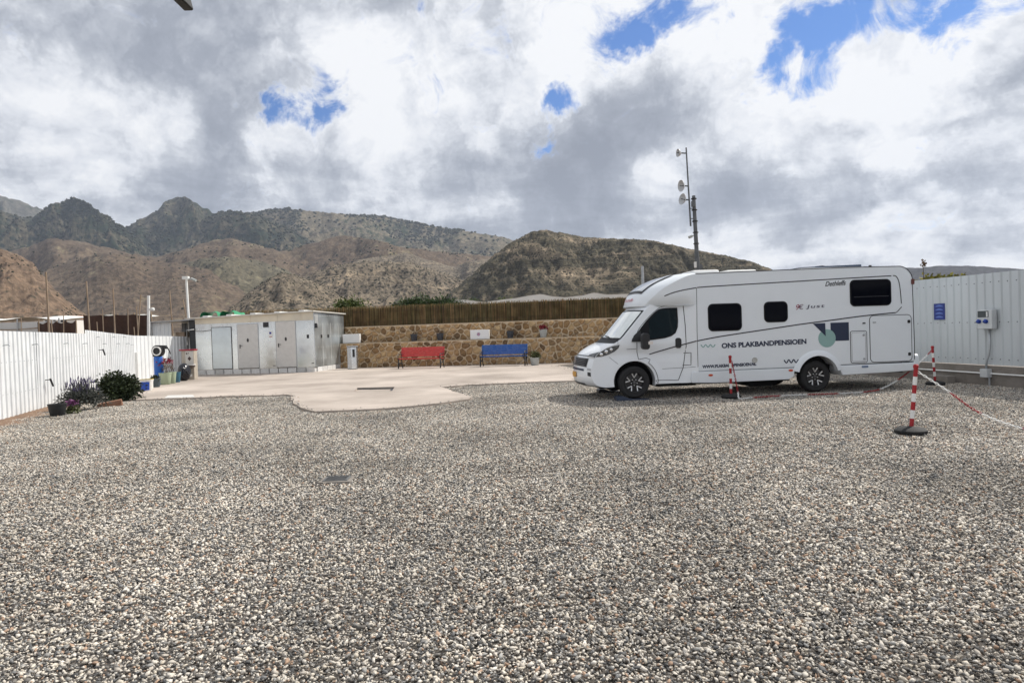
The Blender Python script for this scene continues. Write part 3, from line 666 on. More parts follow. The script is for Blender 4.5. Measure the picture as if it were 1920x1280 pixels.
def stone_tier(parent, y0, z0, z1, w, seed, thick):
    MB().box(0, w, y0, y0+thick, z0, z1).build('mortar', M_mortar, parent)
    rg = random.Random(seed)
    for poly in vor_cells(w, z1-z0-.02, .315, seed):
        poly = [(a_+rg.uniform(-.012, .012), b_+rg.uniform(-.012, .012)) for a_, b_ in chaikin(poly, rg)]; cx = sum(p[0] for p in poly)/len(poly); cz = sum(p[1] for p in poly)/len(poly); n = len(poly); d = rg.uniform(.025, .075); tx, tz = rg.uniform(-.12, .12), rg.uniform(-.12, .12)
        m = MB(); vs = [(p[0]-cx, .01, p[1]-cz) for p in poly]+[(p[0]-cx, -d*.55, p[1]-cz) for p in poly]
        vs += [((p[0]-cx)*.82, -d+(p[0]-cx)*tx+(p[1]-cz)*tz+rg.uniform(-.004, .004), (p[1]-cz)*.82) for p in poly]+[(0, -d-.004, 0)]
        fs = [(i, (i+1) % n, (i+1) % n+n, i+n) for i in range(n)]+[(i+n, (i+1) % n+n, (i+1) % n+2*n, i+2*n) for i in range(n)]+[(i+2*n, (i+1) % n+2*n, 3*n) for i in range(n)]
        m.add(vs, fs); o = m.build('stone', M_stone, parent, fixn=True); o.location = (cx, y0, z0+cz+.0)
wl = thing('stone_wall', 'low crazy paved stone retaining wall behind the two benches', 'wall', (WA.x, WA.y, 0), rzW)
stone_tier(wl, 0, 0, 1.195, 12.2, 3, .55)
MB().box(12.2, LW, 0, .55, 0, 1.17).build('mortar', M_mortar, wl)
MB().box(0, LW, .01, .60, 1.197, 1.215).build('coping', mat('coping', (.26, .20, .14), .9, c2=(.36, .29, .21), vs=3, bump=.3), wl, bevel=.01)
wu = thing('stone_wall', 'upper crazy paved stone wall behind the flower pots, under the brushwood screen', 'wall', (WA.x, WA.y, 0), rzW)
stone_tier(wu, .60, 1.10, 1.98, 14.2, 8, .3)
MB().box(14.2, LW, .60, .9, 1.10, 1.98).build('mortar', M_mortar, wu)
MB().box(0, LW, .605, .92, 1.982, 1.998).build('coping', mat('coping', (.42, .35, .27)), wu, bevel=.01)

# brushwood screen: panels of thin upright twigs -----------------------------------
M_brush = random_mat('brushwood', [(.12, .088, .045), (.25, .165, .085), (.095, .09, .042), (.34, .21, .11), (.17, .155, .068), (.28, .20, .12), (.11, .125, .048)], .95, 0, 30, .3, 3, .1, attr='tint')
M_twire = flat('tie_wire', (.08, .06, .04), .7)
bw = thing('brushwood_fence', 'brown brushwood screen standing on the upper stone wall', 'fence', (WA.x, WA.y, 0), rzW)
def brush_panel(x0, x1, seed):
    rg = random.Random(seed); m = MB(); tints = []; x = x0; base = rg.uniform(0, .35)
    while x < x1:
        h = 2.95-.004*x+rg.uniform(-.035, .045); y = 1.12+rg.uniform(-.015, .03); w = rg.uniform(.008, .017); b = rg.uniform(-.025, .025)
        m.add([(x-w, y, 1.7), (x, y-w*1.4, 1.7), (x+w, y, 1.7), (x-w*.6+b, y, h), (x+b, y-w, h), (x+w*.6+b, y, h)], [(0, 1, 4, 3), (1, 2, 5, 4), (3, 4, 5)])
        tints += [min(.999, max(0, base+rg.uniform(0, .65)))]*6; x += rg.uniform(.009, .02)
    me = m.mesh('brushwood_panel'); a = me.attributes.new('tint', 'FLOAT', 'POINT'); a.data.foreach_set('value', tints); me.materials.append(M_brush)
    link('brushwood_panel', me, M_brush, bw)['kind'] = 'stuff'
x = -6.8; k = 0
while x < 16.6: brush_panel(x, x+2.0, k); x += 2.0; k += 1
MB().box(-6.8, 16.6, 1.16, 1.18, 1.2, 2.86).build('backing_mesh', flat('dark_netting', (.02, .022, .014), .9), bw)
for z in (2.2, 2.7):
    m = MB(); m.cyl((-6.8, 1.085, z), (16.6, 1.085, z), .005, n=5); m.build('tie_wire', M_twire, bw)

# shed -----------------------------------------------------------------------------
SC = Vector((-8.55, 29.55)); SL = Vector((-14.05, 30.35)); dS = SC-SL; LS = dS.length; rzS = math.atan2(dS.y, dS.x)
def galv(name, base, r):
    m = mat(name, base, r, metal=.82, c2=tuple(min(1, x*1.3) for x in base), vs=1.1, rvar=.10, bump=.16, bs=.9, detail=2); return m
M_galv = galv('galvanised_sheet', (.56, .58, .585), .25); M_galv2 = galv('galvanised_side', (.48, .52, .54), .42)
M_greydoor = flat('grey_white_door', (.60, .585, .56), .5); M_blockw = random_mat('foundation_block', [(.48, .48, .47), (.68, .68, .67), (.58, .57, .55)], .9, .4, 40, .1)
sh = thing('service_shed', 'galvanised metal sanitary shed with two pale doors on a row of blocks', 'shed', (SL.x, SL.y, 0), rzS)
ZB = .27; zt = lambda x: 2.55+.10*x/LS; DEP = 3.3
def quad_wall(pts, th, name, m): ...
panels = [(0, 1.0), (1.0, 1.98), (1.98, 2.12), (2.12, 3.08), (3.08, 4.08), (4.08, 5.05), (5.05, LS)]
doors = [(.78, 1.72, 2.12), (2.00, 2.98, 2.22), (3.80, 4.72, 2.28)]
MB().box(.02, LS-.02, .03, DEP, ZB, 2.50).build('core', flat('shed_core', (.10, .10, .10), .8), sh)
edges_x = [0, .78, 1.72, 2.0, 2.98, 3.80, 4.72, LS]
for i, (a, b) in enumerate(zip(edges_x, edges_x[1:])):
    isdoor = i in (1, 3, 5); top = {1: 2.13, 3: 2.23, 5: 2.30}.get(i)
    if not isdoor: MB().box(a+.004, b-.004, 0, .03, ZB, 2.30).build('wall_panel', M_galv, sh)
    else: MB().box(a+.004, b-.004, 0, .03, top+.01, 2.30).build('wall_panel', M_galv, sh)
for a, b in ((0, 1.4), (1.4, 2.65), (2.65, 3.9), (3.9, 5.0), (5.0, LS)):
    m = MB(); m.hexa([(a+.004, -.006, 2.304), (b-.004, -.006, 2.304), (b-.004, .03, 2.304), (a+.004, .03, 2.304), (a+.004, -.006, zt(a)), (b-.004, -.006, zt(b)), (b-.004, .03, zt(b)), (a+.004, .03, zt(a))]); m.build('wall_panel', galv('galvanised_top', (.56, .51, .42), .5), sh)
for i, (a, b, top) in enumerate(doors):
    d = MB().box(a+.012, b-.012, -.022, .02, ZB+.03, top).build('door', M_galv2 if i == 0 else M_greydoor, sh, bevel=.006)
    m = MB(); m.bar((a, -.01, ZB+.02), (a, -.01, top+.012), .022, .022, (0, 1, 0)); m.bar((b, -.01, ZB+.02), (b, -.01, top+.012), .022, .022, (0, 1, 0)); m.bar((a, -.01, top+.012), (b, -.01, top+.012), .022, .022)
    m.build('door_frame', M_black if i == 0 else M_steel, sh)
    if i:
        m = MB(); m.box(a+.10, a+.135, -.034, -.02, 1.17, 1.34); m.cyl((a+.117, -.03, 1.29), (a+.117, -.075, 1.29), .011, n=8); m.bar((a+.117, -.07, 1.29), (a+.25, -.07, 1.29), .02, .02); m.build('handle', M_black, d)
        m = MB(); m.lathe([(0, -.034), (.055, -.034), (.06, -.02)], (0, 0, 0), 18, 'y'); m.v = [(p[0]*.85+(a+b)/2-.0, p[1], p[2]*1.45+1.52) for p in m.v]; m.build('door_plaque', flat('plaque_dark', (.03, .028, .028), .4), d)
MB().box(3.23, 3.47, -.03, .01, 2.06, 2.28).build('vent', M_black, sh, bevel=.008)
m = MB(); m.box(3.46, 3.64, -.012, .005, 1.60, 1.88); pl = m.build('notice', M_whitepl, sh)
m = MB(); m.box(3.50, 3.60, -.0145, -.011, 1.76, 1.85); m.build('notice_mark', flat('mark_blue', (.02, .02, .25), .5), pl)
MB().box(3.50, 3.62, -.0145, -.011, 1.63, 1.66).build('notice_line', M_red, pl)
MB().box(5.22, 5.32, -.02, .005, 1.52, 1.68).build('switch', M_black, sh, bevel=.01)
for x, z in ((3.62, .36), (5.40, .42)): MB().box(x, x+.10, -.012, .004, z, z+.03).build('vent_slot', M_black, sh)
for k in range(13):
    a = .02+k*(LS-.02)/13; MB().box(a+.02, a+(LS-.02)/13-.02, -.02, .18, 0, ZB-.012).build('foundation_block', M_blockw, sh, bevel=.008)
# right side wall
for j, (a, b) in enumerate(((.0, .8), (.8, 1.7), (1.7, 2.6), (2.6, DEP))):
    MB().box(LS-.008, LS+.022, a+.003, b-.003, ZB, 2.63-.02*j).build('side_panel', M_galv2, sh)
for zz in (.62, 1.12, 1.58, 2.12, 2.5):
    m = MB(); y = .08
    while y < DEP: m.lathe([(0, .03), (.018, .027), (.02, .02)], (LS, y, zz), 8, 'x'); y += .27
    m.build('rivet_row', M_whitepl, sh)['kind'] = 'stuff'
for y in (.10, .22, .34): MB().box(LS+.02, LS+.03, y, y+.03, 2.0, 2.62).build('seam', M_whitepl, sh)
for y in (.82, 1.72, 2.62): MB().box(LS+.02, LS+.026, y-.007, y+.007, ZB, 2.2).build('seam', M_whitepl, sh)
for k in range(6): MB().box(LS-.17, LS+.03, .19+k*.52, .19+k*.52+.50, 0, ZB-.012).build('foundation_block', M_blockw, sh, bevel=.008)
m = MB(); m.lathe([(0, .0), (.07, .0), (.075, .12), (.05, .2), (0, .2)], (LS+.08, .05, 1.96), 14); m.box(LS, LS+.06, .02, .08, 2.03, 2.09); m.build('lamp', M_black, sh, auto=40)
for y in (.62, 1.35): MB().box(LS+.022, LS+.04, y, y+.13, 1.52, 1.66).build('switch', M_black, sh)
m = MB(); m.hexa([(-.35, -.22, 2.54), (LS+.10, -.22, 2.66), (LS+.10, DEP+.1, 2.60), (-.35, DEP+.1, 2.50), (-.35, -.22, 2.585), (LS+.10, -.22, 2.71), (LS+.10, DEP+.1, 2.65), (-.35, DEP+.1, 2.545)]); m.build('roof', mat('roof_edge', (.62, .60, .55), .5, var=.1), sh)
for k in range(5): MB().box(.5+k*1.12, .75+k*1.12, -.2, .6, 2.60+.02*k, 2.655+.022*k).build('roof_ridge_cap', M_whitepl, sh, bevel=.01)
for a, b in ((.1, 1.0), (1.06, 1.8)):
    m = MB(); m.grid(lambda s, t: (a+(b-a)*s, .2+.9*t, 2.60+.24*math.sin(math.pi*min(1, max(0, s)))**.3+.04*math.sin(s*9+t*5)), 12, 6); o = m.build('tarp', flat('green_tarp', (.0, .22, .085), .5, var=.2), None, smooth=True)
    o.location = (SL.x, SL.y, 0); o.rotation_euler = (0, 0, rzS); tag(o, 'crumpled bright green tarp folded on the shed roof', 'tarp', 'green tarps on the shed roof')
# dark gap panel between shed and fence plus cable
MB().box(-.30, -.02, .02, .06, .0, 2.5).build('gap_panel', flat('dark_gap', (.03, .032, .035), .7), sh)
m = MB(); m.tube([(-.1, -.03, 2.0), (.35, -.035, 1.98), (.78, -.03, 2.02)], .012, 5); m.build('cable', M_black, sh)
m = MB(); m.tube([(-.35, -.1, 1.4), (-.35, -.1, 2.05), (.0, -.1, 2.08)], .028, 8); m.build('down_pipe', M_whitepl, sh, smooth=True)

# metal lean-to left of the shed ---------------------------------------------------------
lt = thing('metal_lean_to', 'open metal lean-to with white corrugated side beside the shed', 'lean-to', (-16.6, 31.6, 0), rzS)
c = corrugated(0, .95, .9, .9, 2.50, 2.46, .2, .03); c.build('side_sheet', M_sheet, lt, fixn=False)
c = corrugated(.0, 2.4, .3, .3, 2.44, 2.40, .2, .03); c.v = [(p[0]+.6, p[1]+1.3, p[2]) for p in c.v]; c.build('back_sheet', mat('old_sheet', (.22, .23, .24), .5, metal=.3, var=.2), lt, fixn=False)
m = MB(); m.hexa([(-.1, -.2, 2.47), (2.9, -.2, 2.53), (2.9, 1.6, 2.50), (-.1, 1.6, 2.44), (-.1, -.2, 2.51), (2.9, -.2, 2.57), (2.9, 1.6, 2.54), (-.1, 1.6, 2.48)]); m.build('roof', M_steel, lt)
for x in (.0, 2.3): m = MB(); m.bar((x, -.1, 0), (x, -.1, 2.48), .06, .06); m.build('post', M_steel, lt)
m = MB(); m.bar((2.3, -.12, 1.3), (2.75, -.12, 2.45), .03, .03); m.build('brace', M_steel, lt)
MB().box(1.0, 1.45, .2, .6, 1.75, 2.0).build('shelf', M_wood, lt)
# ================================================================== MOTORHOME
# local: x = 0 at the nose .. 7.41 at the tail, y = 0 near side .. 2.30 far side, z up
VW = 2.30; VO = Vector((1.33, 14.29)); VYAW = R(5.0)
van = thing('motorhome', 'white coachbuilt motorhome with dark windows and navy lettering parked on ramps', 'motorhome', (VO.x, VO.y, 0.0), VYAW)
M_body = mat('motorhome_white', (.77, .812, .85), .28, var=.02, vs=1.5, coat=.25, spec=.5)  # faint blue of the ambient sky light tinted into the white
M_cabw = mat('cab_white', (.79, .82, .85), .22, var=.015, vs=1.5, coat=.5)
M_glass = mat('dark_acrylic', (.002, .0025, .006), .05, spec=.06, var=.0)
M_seal = flat('window_rubber', (.006, .006, .008), .55, spec=.2)
M_navy = flat('navy_vinyl', (.016, .026, .062), .5, var=.03)
M_mint = flat('mint_vinyl', (.26, .42, .40), .5, var=.03)
M_stripe = flat('stripe_vinyl', (.018, .018, .022), .45)
M_gap = flat('panel_gap', (.035, .036, .04), .8)
M_alloy = mat('alloy', (.72, .73, .74), .3, metal=.6, var=.05)
M_amber = flat('amber_lens', (.55, .07, .02), .3)
def SXZ(u, v):
    d = ray(u, v); c, n = math.cos(VYAW), math.sin(VYAW); t = (VO.x*n-VO.y*c)/(d.x*n-d.y*c)
    return ((d.x*t-VO.x)*c+(d.y*t-VO.y)*n, EYE+d.z*t)
def SP(lst): return [SXZ(u, v) for u, v in lst]

def rrect(x0, x1, z0, z1, r, n=5):
    out = []
    for cx, cz, a0 in ((x1-r, z1-r, 0), (x0+r, z1-r, 90), (x0+r, z0+r, 180), (x1-r, z0+r, 270)):
        for k in range(n+1): a = R(a0+90*k/n); out.append((cx+r*math.cos(a), cz+r*math.sin(a)))
    return out
def arc(cx, cz, r, a0, a1, n): return [(cx+r*math.cos(R(a0+(a1-a0)*k/n)), cz+r*math.sin(R(a0+(a1-a0)*k/n))) for k in range(n+1)]
WF = (1.27, .385); WR = (5.28, .366)

def inset(s, z):
    """how far the cab side lies inside the living-body side plane"""
    a = .125
    if s > 2.30: a *= 1-min(1, (s-2.30)/.30)
    a += max(0, z-1.25)*.20*min(1, max(0, (2.62-s)/.5))
    if s < 1.35: a += .42*((1.35-s)/1.35)**2.2
    if z < .75: a -= .02*max(0, (.75-z)/.4)
    a += .018*math.exp(-((z-.98)/.10)**2) if s < 2.4 else 0      # waist crease
    ra = math.hypot(s-WF[0], z-WF[1]);
    if ra < .62: a -= .028*max(0, 1-abs(ra-.50)/.12)             # arch lip
    return a
def patch(mb, poly, yf, step=.09, dy=0.0, holes=()):
    """fills a 2D (x,z) outline with triangles that follow the surface y=yf(x,z)"""
    pts = [Vector(p) for p in poly]; n = len(pts); xs = [p.x for p in pts]; zs = [p.y for p in pts]; inner = []
    x = min(xs)+step*.5
    while x < max(xs):
        z = min(zs)+step*.5
        while z < max(zs):
            if inpoly((x, z), poly) and min((Vector((x, z))-p).length for p in pts) > step*.35: inner.append(Vector((x, z)))
            z += step
        x += step
    ov, oe, of, *_ = delaunay_2d_cdt(pts+inner, [(i, (i+1) % n) for i in range(n)], [], 0, 1e-6)
    vs = [(v.x, yf(v.x, v.y)+dy, v.y) for v in ov]; fs = []
    for f in of:
        c = sum((ov[i] for i in f), Vector((0, 0)))/len(f)
        if inpoly(c, poly): fs.append(tuple(f))
    mb.add(vs, fs); return mb
def dense(poly, step=.07, closed=True):
    out = []
    m = len(poly) if closed else len(poly)-1
    for i in range(m):
        a, b = Vector(poly[i]), Vector(poly[(i+1) % len(poly)]); k = max(1, int((b-a).length/step))
        out += [tuple(a.lerp(b, j/k)) for j in range(k)]
    if not closed: out.append(tuple(poly[-1]))
    return out
def spline(pts, per=6):
    out = []; n = len(pts)
    for i in range(n-1):
        p0, p1, p2, p3 = [Vector(pts[max(0, min(n-1, k))]) for k in (i-1, i, i+1, i+2)]
        for j in range(per):
            t = j/per; out.append(tuple(.5*((2*p1)+(p2-p0)*t+(2*p0-5*p1+4*p2-p3)*t*t+(3*p1-p0-3*p2+p3)*t**3)))
    out.append(tuple(pts[-1])); return out
def ribbon(mb, line, yf, w, dy=-.004, th=.004, step=.06, closed=False):
    line = dense(line, step, closed); n = len(line); vs = []
    if closed: line = line+[line[0]]; n += 1
    for i, p in enumerate(line):
        a = Vector(line[max(0, i-1)] if not closed or i > 0 else line[-2]); b = Vector(line[min(n-1, i+1)] if not closed or i < n-1 else line[1]); t = (b-a).normalized(); nn = Vector((-t.y, t.x))*(w/2)
        for q in (Vector(p)+nn, Vector(p)-nn):
            y = yf(q.x, q.y); vs += [(q.x, y+dy, q.y), (q.x, y+dy+th, q.y)]
    fs = []
    for i in range(n-1):
        a = i*4; b = a+4; fs += [(a, a+2, b+2, b), (a+1, a, b, b+1), (a+2, a+3, b+3, b+2)]
    mb.add(vs, fs); return mb
flatside = lambda s, z: 0.0
def mirror(mb):
    m = MB(); m.v = [(p[0], VW-p[1], p[2]) for p in mb.v]; m.f = [f[::-1] for f in mb.f]; return m

# --- living body
prof = [(2.60, .58), (4.74, .585)] + arc(WR[0], WR[1], .50, 152, 28, 14) + [(5.82, .60), (7.51, .62), (7.52, 1.0), (7.505, 2.34)] + arc(7.17, 2.38, .335, 4, 88, 8) + [(6.0, 2.715), (4.4, 2.695), (2.60, 2.665)]
mb = MB(); mb.prism(prof, lambda a, b, d: (a, d, b), 0, VW)
mb.build('body', M_body, van, bevel=.028, seg=3)
# roof edge rail
m = MB(); ribbon(m, [(2.62, 2.66), (4.4, 2.688), (6.0, 2.708), (7.14, 2.706)]+arc(7.17, 2.38, .328, 84, 8, 7)+[(7.49, 2.28), (7.508, 1.0), (7.50, .66)], flatside, .014, -.004, .01); m.build('edge_rail', M_gap, van, fixn=False)
# skirts
sk = [(2.48, .345), (3.0, .325), (4.62, .335), (4.74, .40), (4.76, .575), (2.50, .575), (2.46, .46)]
m = MB(); m.prism(sk, lambda a, b, d: (a, d, b), -.014, .05); m.build('skirt', M_body, van, bevel=.012)
m = MB(); m.prism([(5.84, .375), (7.0, .40), (7.45, .42), (7.55, .50), (7.55, .595), (5.80, .59), (5.78, .48)], lambda a, b, d: (a, d, b), -.014, VW+.014); m.build('rear_skirt', M_body, van, bevel=.02)
# rear bumper and lights
m = MB(); m.prism(rrect(.0, VW, .40, .78, .08), lambda a, b, d: (d, a, b), 7.49, 7.61); m.build('rear_bumper', M_body, van, bevel=.02)
for y in (.22, VW-.22): m = MB(); m.lathe([(0, 7.64), (.085, 7.63), (.095, 7.60)], (0, y, .64), 16, 'x'); m.build('tail_light', flat('tail_red', (.35, .01, .012), .25), van, auto=40)
# far side skirt
m = MB(); m.prism([(2.48, .345), (4.62, .335), (4.74, .575), (2.50, .575)], lambda a, b, d: (a, d, b), VW-.05, VW+.014); m.build('skirt', M_body, van, bevel=.012)
# rear arch flare
ro_, ri_ = arc(WR[0], WR[1], .575, 165, 15, 20), arc(WR[0], WR[1], .455, 165, 15, 20)
for side in (0, 1):
    m = MB(); n = len(ro_); y0 = -.045
    vs = []
    for (a, b), (c, d) in zip(ro_, ri_): vs += [(a, .0, b), (a*.7+c*.3, y0*.8, b*.7+d*.3), (c, y0, d), (c, .08, d)]
    m.add(vs, [(i*4+k, i*4+k+1, i*4+k+5, i*4+k+4) for i in range(n-1) for k in range(3)]+[(3, 2, 1, 0), (n*4-4, n*4-3, n*4-2, n*4-1)])
    if side: m = mirror(m)
    m.build('wheel_arch', M_body, van, smooth=True, fixn=False, auto=50)
# dark underside and wheel wells
m = MB(); m.box(.6, .85, .5, VW-.5, .25, .8); m.box(1.75, 4.7, .12, VW-.12, .30, .60); m.box(5.85, 7.3, .12, VW-.12, .38, .62); m.box(4.7, 5.85, .42, VW-.42, .42, .9); m.box(.85, 1.75, .52, VW-.52, .30, .95); m.box(1.76, 2.6, .12, VW-.12, .28, .55)
m.build('chassis', flat('underbody', (.012, .012, .013), .9), van)
m = MB(); m.prism(rrect(3.95, 4.55, .16, .34, .07), lambda a, b, d: (a, d, b), .55, 1.7); m.build('waste_tank', flat('underbody', (.012, .012, .013)), van)

# --- cab side shells
edge_side = spline([(.66, .30), (.50, .34), (.40, .46), (.385, .66), (.42, .82), (.47, .95), (.56, 1.055), (.74, 1.165), (.985, 1.285), (1.25, 1.56), (1.60, 1.935), (1.74, 2.05)], 4)
edge_cent = spline([(.20, .30), (.09, .36), (.035, .50), (.05, .70), (.085, .86), (.14, .97), (.25, 1.065), (.45, 1.175), (.72, 1.29), (.99, 1.58), (1.31, 1.955), (1.48, 2.08)], 4)
edge_cent = [(a+.13, b) for a, b in edge_cent]
arch = arc(WF[0], WF[1]+.02, .445, -12, 192, 22)
side_poly = edge_side+dense([(1.74, 2.05), (2.63, 2.05), (2.63, .36), (2.4, .345), (1.72, .345)], .12, False)[1:]+arch+[(.80, .31)]
for side in (0, 1):
    m = MB(); patch(m, dense(side_poly, .09), inset, .075)
    # arch return
    n = len(arch); m.add([(a, inset(a, b), b) for a, b in arch]+[(a, inset(a, b)+.22, b) for a, b in arch], [(i, i+1, i+1+n, i+n) for i in range(n-1)])
    if side: m = mirror(m)
    m.build('cab_side', M_cabw, van, smooth=True, fixn=False)
# --- cab front skin: strips from the near edge over the centre to the far edge
NQ = 28
def hwid(i): s, z = edge_side[i]; return VW/2-inset(s, z)
def front_pt(fi, q, off=0.0):
    i = int(max(0, min(len(edge_side)-1.001, fi))); t = fi-i
    def one(k):
        k = min(k, len(edge_side)-1); w = abs(q); e = w**2.3
        a, b = Vector(edge_cent[k]), Vector(edge_side[k]); p = a.lerp(b, e); return Vector((p.x, VW/2+q*hwid(k), p.y))
    return one(i).lerp(one(i+1), t)
def front_off(fi, q, off):
    p = front_pt(fi, q); a = front_pt(min(fi+.3, len(edge_side)-1.01), q)-front_pt(max(fi-.3, 0), q); b = front_pt(fi, min(1, q+.02))-front_pt(fi, max(-1, q-.02))
    n = a.cross(b).normalized()
    if n.x > 0: n = -n
    return p+n*off
NI = len(edge_side)-1
m = MB(); m.grid(lambda s, t: front_pt(s*NI, math.sin((t*2-1)*math.pi/2)), NI, NQ); m.build('cab_front', M_cabw, van, smooth=True, fixn=False)
def fpatch(i0, i1, q0, q1, off, nu=10, nv=16):
    m = MB(); m.grid(lambda s, t: front_off(i0+(i1-i0)*s, q0+(q1-q0)*t, off), nu, nv); return m
fpatch(32.4, 39.8, -.955, .955, .008, 10, 24).build('windscreen_seal', M_seal, van, smooth=True, fixn=False)
# windscreen with the pale thermal blind pulled behind it
M_ws = mat('windscreen_blind', (.66, .71, .68), .07, c2=(.84, .88, .85), vs=2.2, spec=.8, coat=1.0)
fpatch(32.9, 39.4, -.915, .915, .014, 10, 24).build('windscreen', M_ws, van, smooth=True, fixn=False)
for q in (-.45, .25):
    m = MB(); m.tube([front_off(32.6, q, .03), front_off(32.9, q+.1, .045), front_off(33.3, q+.55, .03)], .010, 6); m.build('wiper', M_black, van)
fpatch(30.6, 32.6, -.93, .93, .006, 4, 20).build('scuttle', M_seal, van, smooth=True, fixn=False)
# grille, lower intake, plate, badge
g = fpatch(13.4, 18.6, -.80, .80, .010, 8, 20).build('grille', M_black, van, smooth=True, fixn=False)
for i in range(5):
    m = MB(); m.tube([front_off(14.1+i*.95, q/10*.76, .018) for q in range(-10, 11)], .011, 5); m.build('grille_bar', flat('grille_grey', (.07, .07, .075), .35), g, smooth=True)
m = MB(); c = front_off(16.2, 0, .03); m.lathe([(0, -.01), (.085, -.01), (.092, .01)], c, 20, 'x'); m.build('badge', flat('badge_grey', (.22, .22, .24), .3, metal=.7), g, auto=40)
fpatch(20.2, 20.7, -.80, .80, .008, 2, 20).build('bonnet_gap', M_gap, van, smooth=True, fixn=False)
fpatch(11.3, 12.2, -.70, .70, .010, 2, 16).build('slot_intake', M_navy, van, smooth=True, fixn=False)
fpatch(3.2, 5.2, -.62, .62, .008, 4, 20).build('lower_intake', flat('intake_grey', (.10, .10, .105), .6), van, smooth=True, fixn=False)
pl = fpatch(8.0, 10.3, -.26, .26, .016, 3, 6).build('number_plate', flat('plate_yellow', (.62, .30, .03), .5), van, fixn=False)
# headlights: lens over the corner
for sg in (-1, 1):
    hp = SP([(1113, 668), (1119, 660), (1129, 652), (1145, 648.5), (1163, 646.5), (1161, 651), (1154, 658), (1143, 662), (1128, 665)])
    m = MB()
    if sg < 0: patch(m, dense([(.478, .955), (.555, 1.045), (.70, 1.135), (.86, 1.185), (.975, 1.205), (.945, 1.13), (.86, 1.06), (.74, 1.00), (.60, .96)], .03), inset, .04, -.008)
    else:
        m2 = MB(); patch(m2, dense([(.478, .955), (.555, 1.045), (.70, 1.135), (.86, 1.185), (.975, 1.205), (.945, 1.13), (.86, 1.06), (.74, 1.00), (.60, .96)], .03), inset, .04, -.008); m = mirror(m2)
    k = len(m.v)
    m.grid(lambda s, t: front_off(19.4+(2.2+2.6*t)*s, sg*(.72+.28*t), .009), 6, 8)
    hl = m.build('headlight', mat('lens', (.025, .027, .03), .06, c2=(.16, .17, .18), vs=9, spec=.6), van, smooth=True, fixn=False)
    for sx_, sz_, rr in ((.60, 1.01, .042), (.70, 1.065, .042), (.80, 1.11, .036)):
        yy = inset(sx_, sz_)-.012; c = Vector((sx_, yy if sg < 0 else VW-yy, sz_)); m = MB(); m.lathe([(0, -.010), (rr*.7, -.008), (rr, .006)] if sg < 0 else [(0, .010), (rr*.7, .008), (rr, -.006)], c, 14, 'y'); m.build('reflector', mat('chrome', (.75, .77, .8), .12, metal=.9, var=.02), hl, auto=40)
    m = MB(); m.tube([front_off(19.6, sg*(.72+.27*k/8), .014) for k in range(9)], .008, 5); m.build('light_strip', M_whitepl, hl, smooth=True)
    # fog lamp pocket
    c = front_off(10.6, sg*.93, .0); f = fpatch(9.6, 11.2, sg*.86, sg*.975, .006, 3, 5); f.build('fog_lamp', M_gap, van, smooth=True, fixn=False)
    f = fpatch(11.9, 13.0, sg*.84, sg*.98, .005, 3, 6); f.build('bumper_scoop', flat('scoop_grey', (.42, .43, .45), .5), van, smooth=True, fixn=False)

# --- over-cab cap
cap_side = spline([(1.60, 2.005), (1.635, 2.07), (1.74, 2.19), (1.93, 2.36), (2.18, 2.50), (2.42, 2.61), (2.64, 2.66)], 5)
cap_cent = spline([(1.28, 2.02), (1.315, 2.15), (1.43, 2.33), (1.66, 2.49), (1.95, 2.61), (2.30, 2.69), (2.64, 2.71)], 5)
cap_cent = [(a+.13*(1-min(1, max(0, (a-1.9)/.7))), b) for a, b in cap_cent]
def capin(s, z):
    t = max(0, min(1, (2.64-s)/1.05)); a = .30*t**1.9
    a += .11*max(0, (2.22-z)/.24)**2*min(1, max(0, (2.62-s)/.2))
    return a
def cap_pt(fi, q):
    i = int(max(0, min(len(cap_side)-1.001, fi))); t = fi-i
    def one(k):
        k = min(k, len(cap_side)-1); e = abs(q)**(2.4+3.0*k/len(cap_side)); a, b = Vector(cap_cent[k]), Vector(cap_side[k]); p = a.lerp(b, e)
        return Vector((p.x, VW/2+q*(VW/2-capin(*cap_side[k])), p.y))
    return one(i).lerp(one(i+1), t)
NC = len(cap_side)-1
def cap_off(fi, q, off):
    p = cap_pt(fi, q); a = cap_pt(min(fi+.3, NC-.01), q)-cap_pt(max(fi-.3, 0), q); b = cap_pt(fi, min(1, q+.02))-cap_pt(fi, max(-1, q-.02)); n = a.cross(b).normalized()
    if n.z < 0 and n.x > 0 or n.z < -.2: n = -n
    return p+n*off
m = MB(); m.grid(lambda s, t: cap_pt(s*NC, math.sin((t*2-1)*math.pi/2)), NC, 28); m.build('cab_roof', M_body, van, smooth=True, fixn=False)
cpoly = cap_side+dense([(2.64, 2.66), (2.64, 1.99), (1.60, 2.005)], .08, False)[1:-1]
for side in (0, 1):
    m = MB(); patch(m, dense(cpoly, .07), capin, .06)
    if side: m = mirror(m)
    m.build('cab_roof_side', M_body, van, smooth=True, fixn=False)
m = MB(); m.grid(lambda s, t: Vector(((1.41+.19*abs(2*t-1)**2.4)*(1-s)+2.64*s, .36*(1-s)+(VW-.72*(1-s))*t+.0, 2.012-.01*s)), 4, 20); m.build('cab_roof_underside', M_body, van, fixn=False)
m = MB(); m.grid(lambda s, t: cap_off(.3+s*2.2, (t*2-1)*.97, .012), 3, 24); m.build('brow', M_body, van, smooth=True, fixn=False)
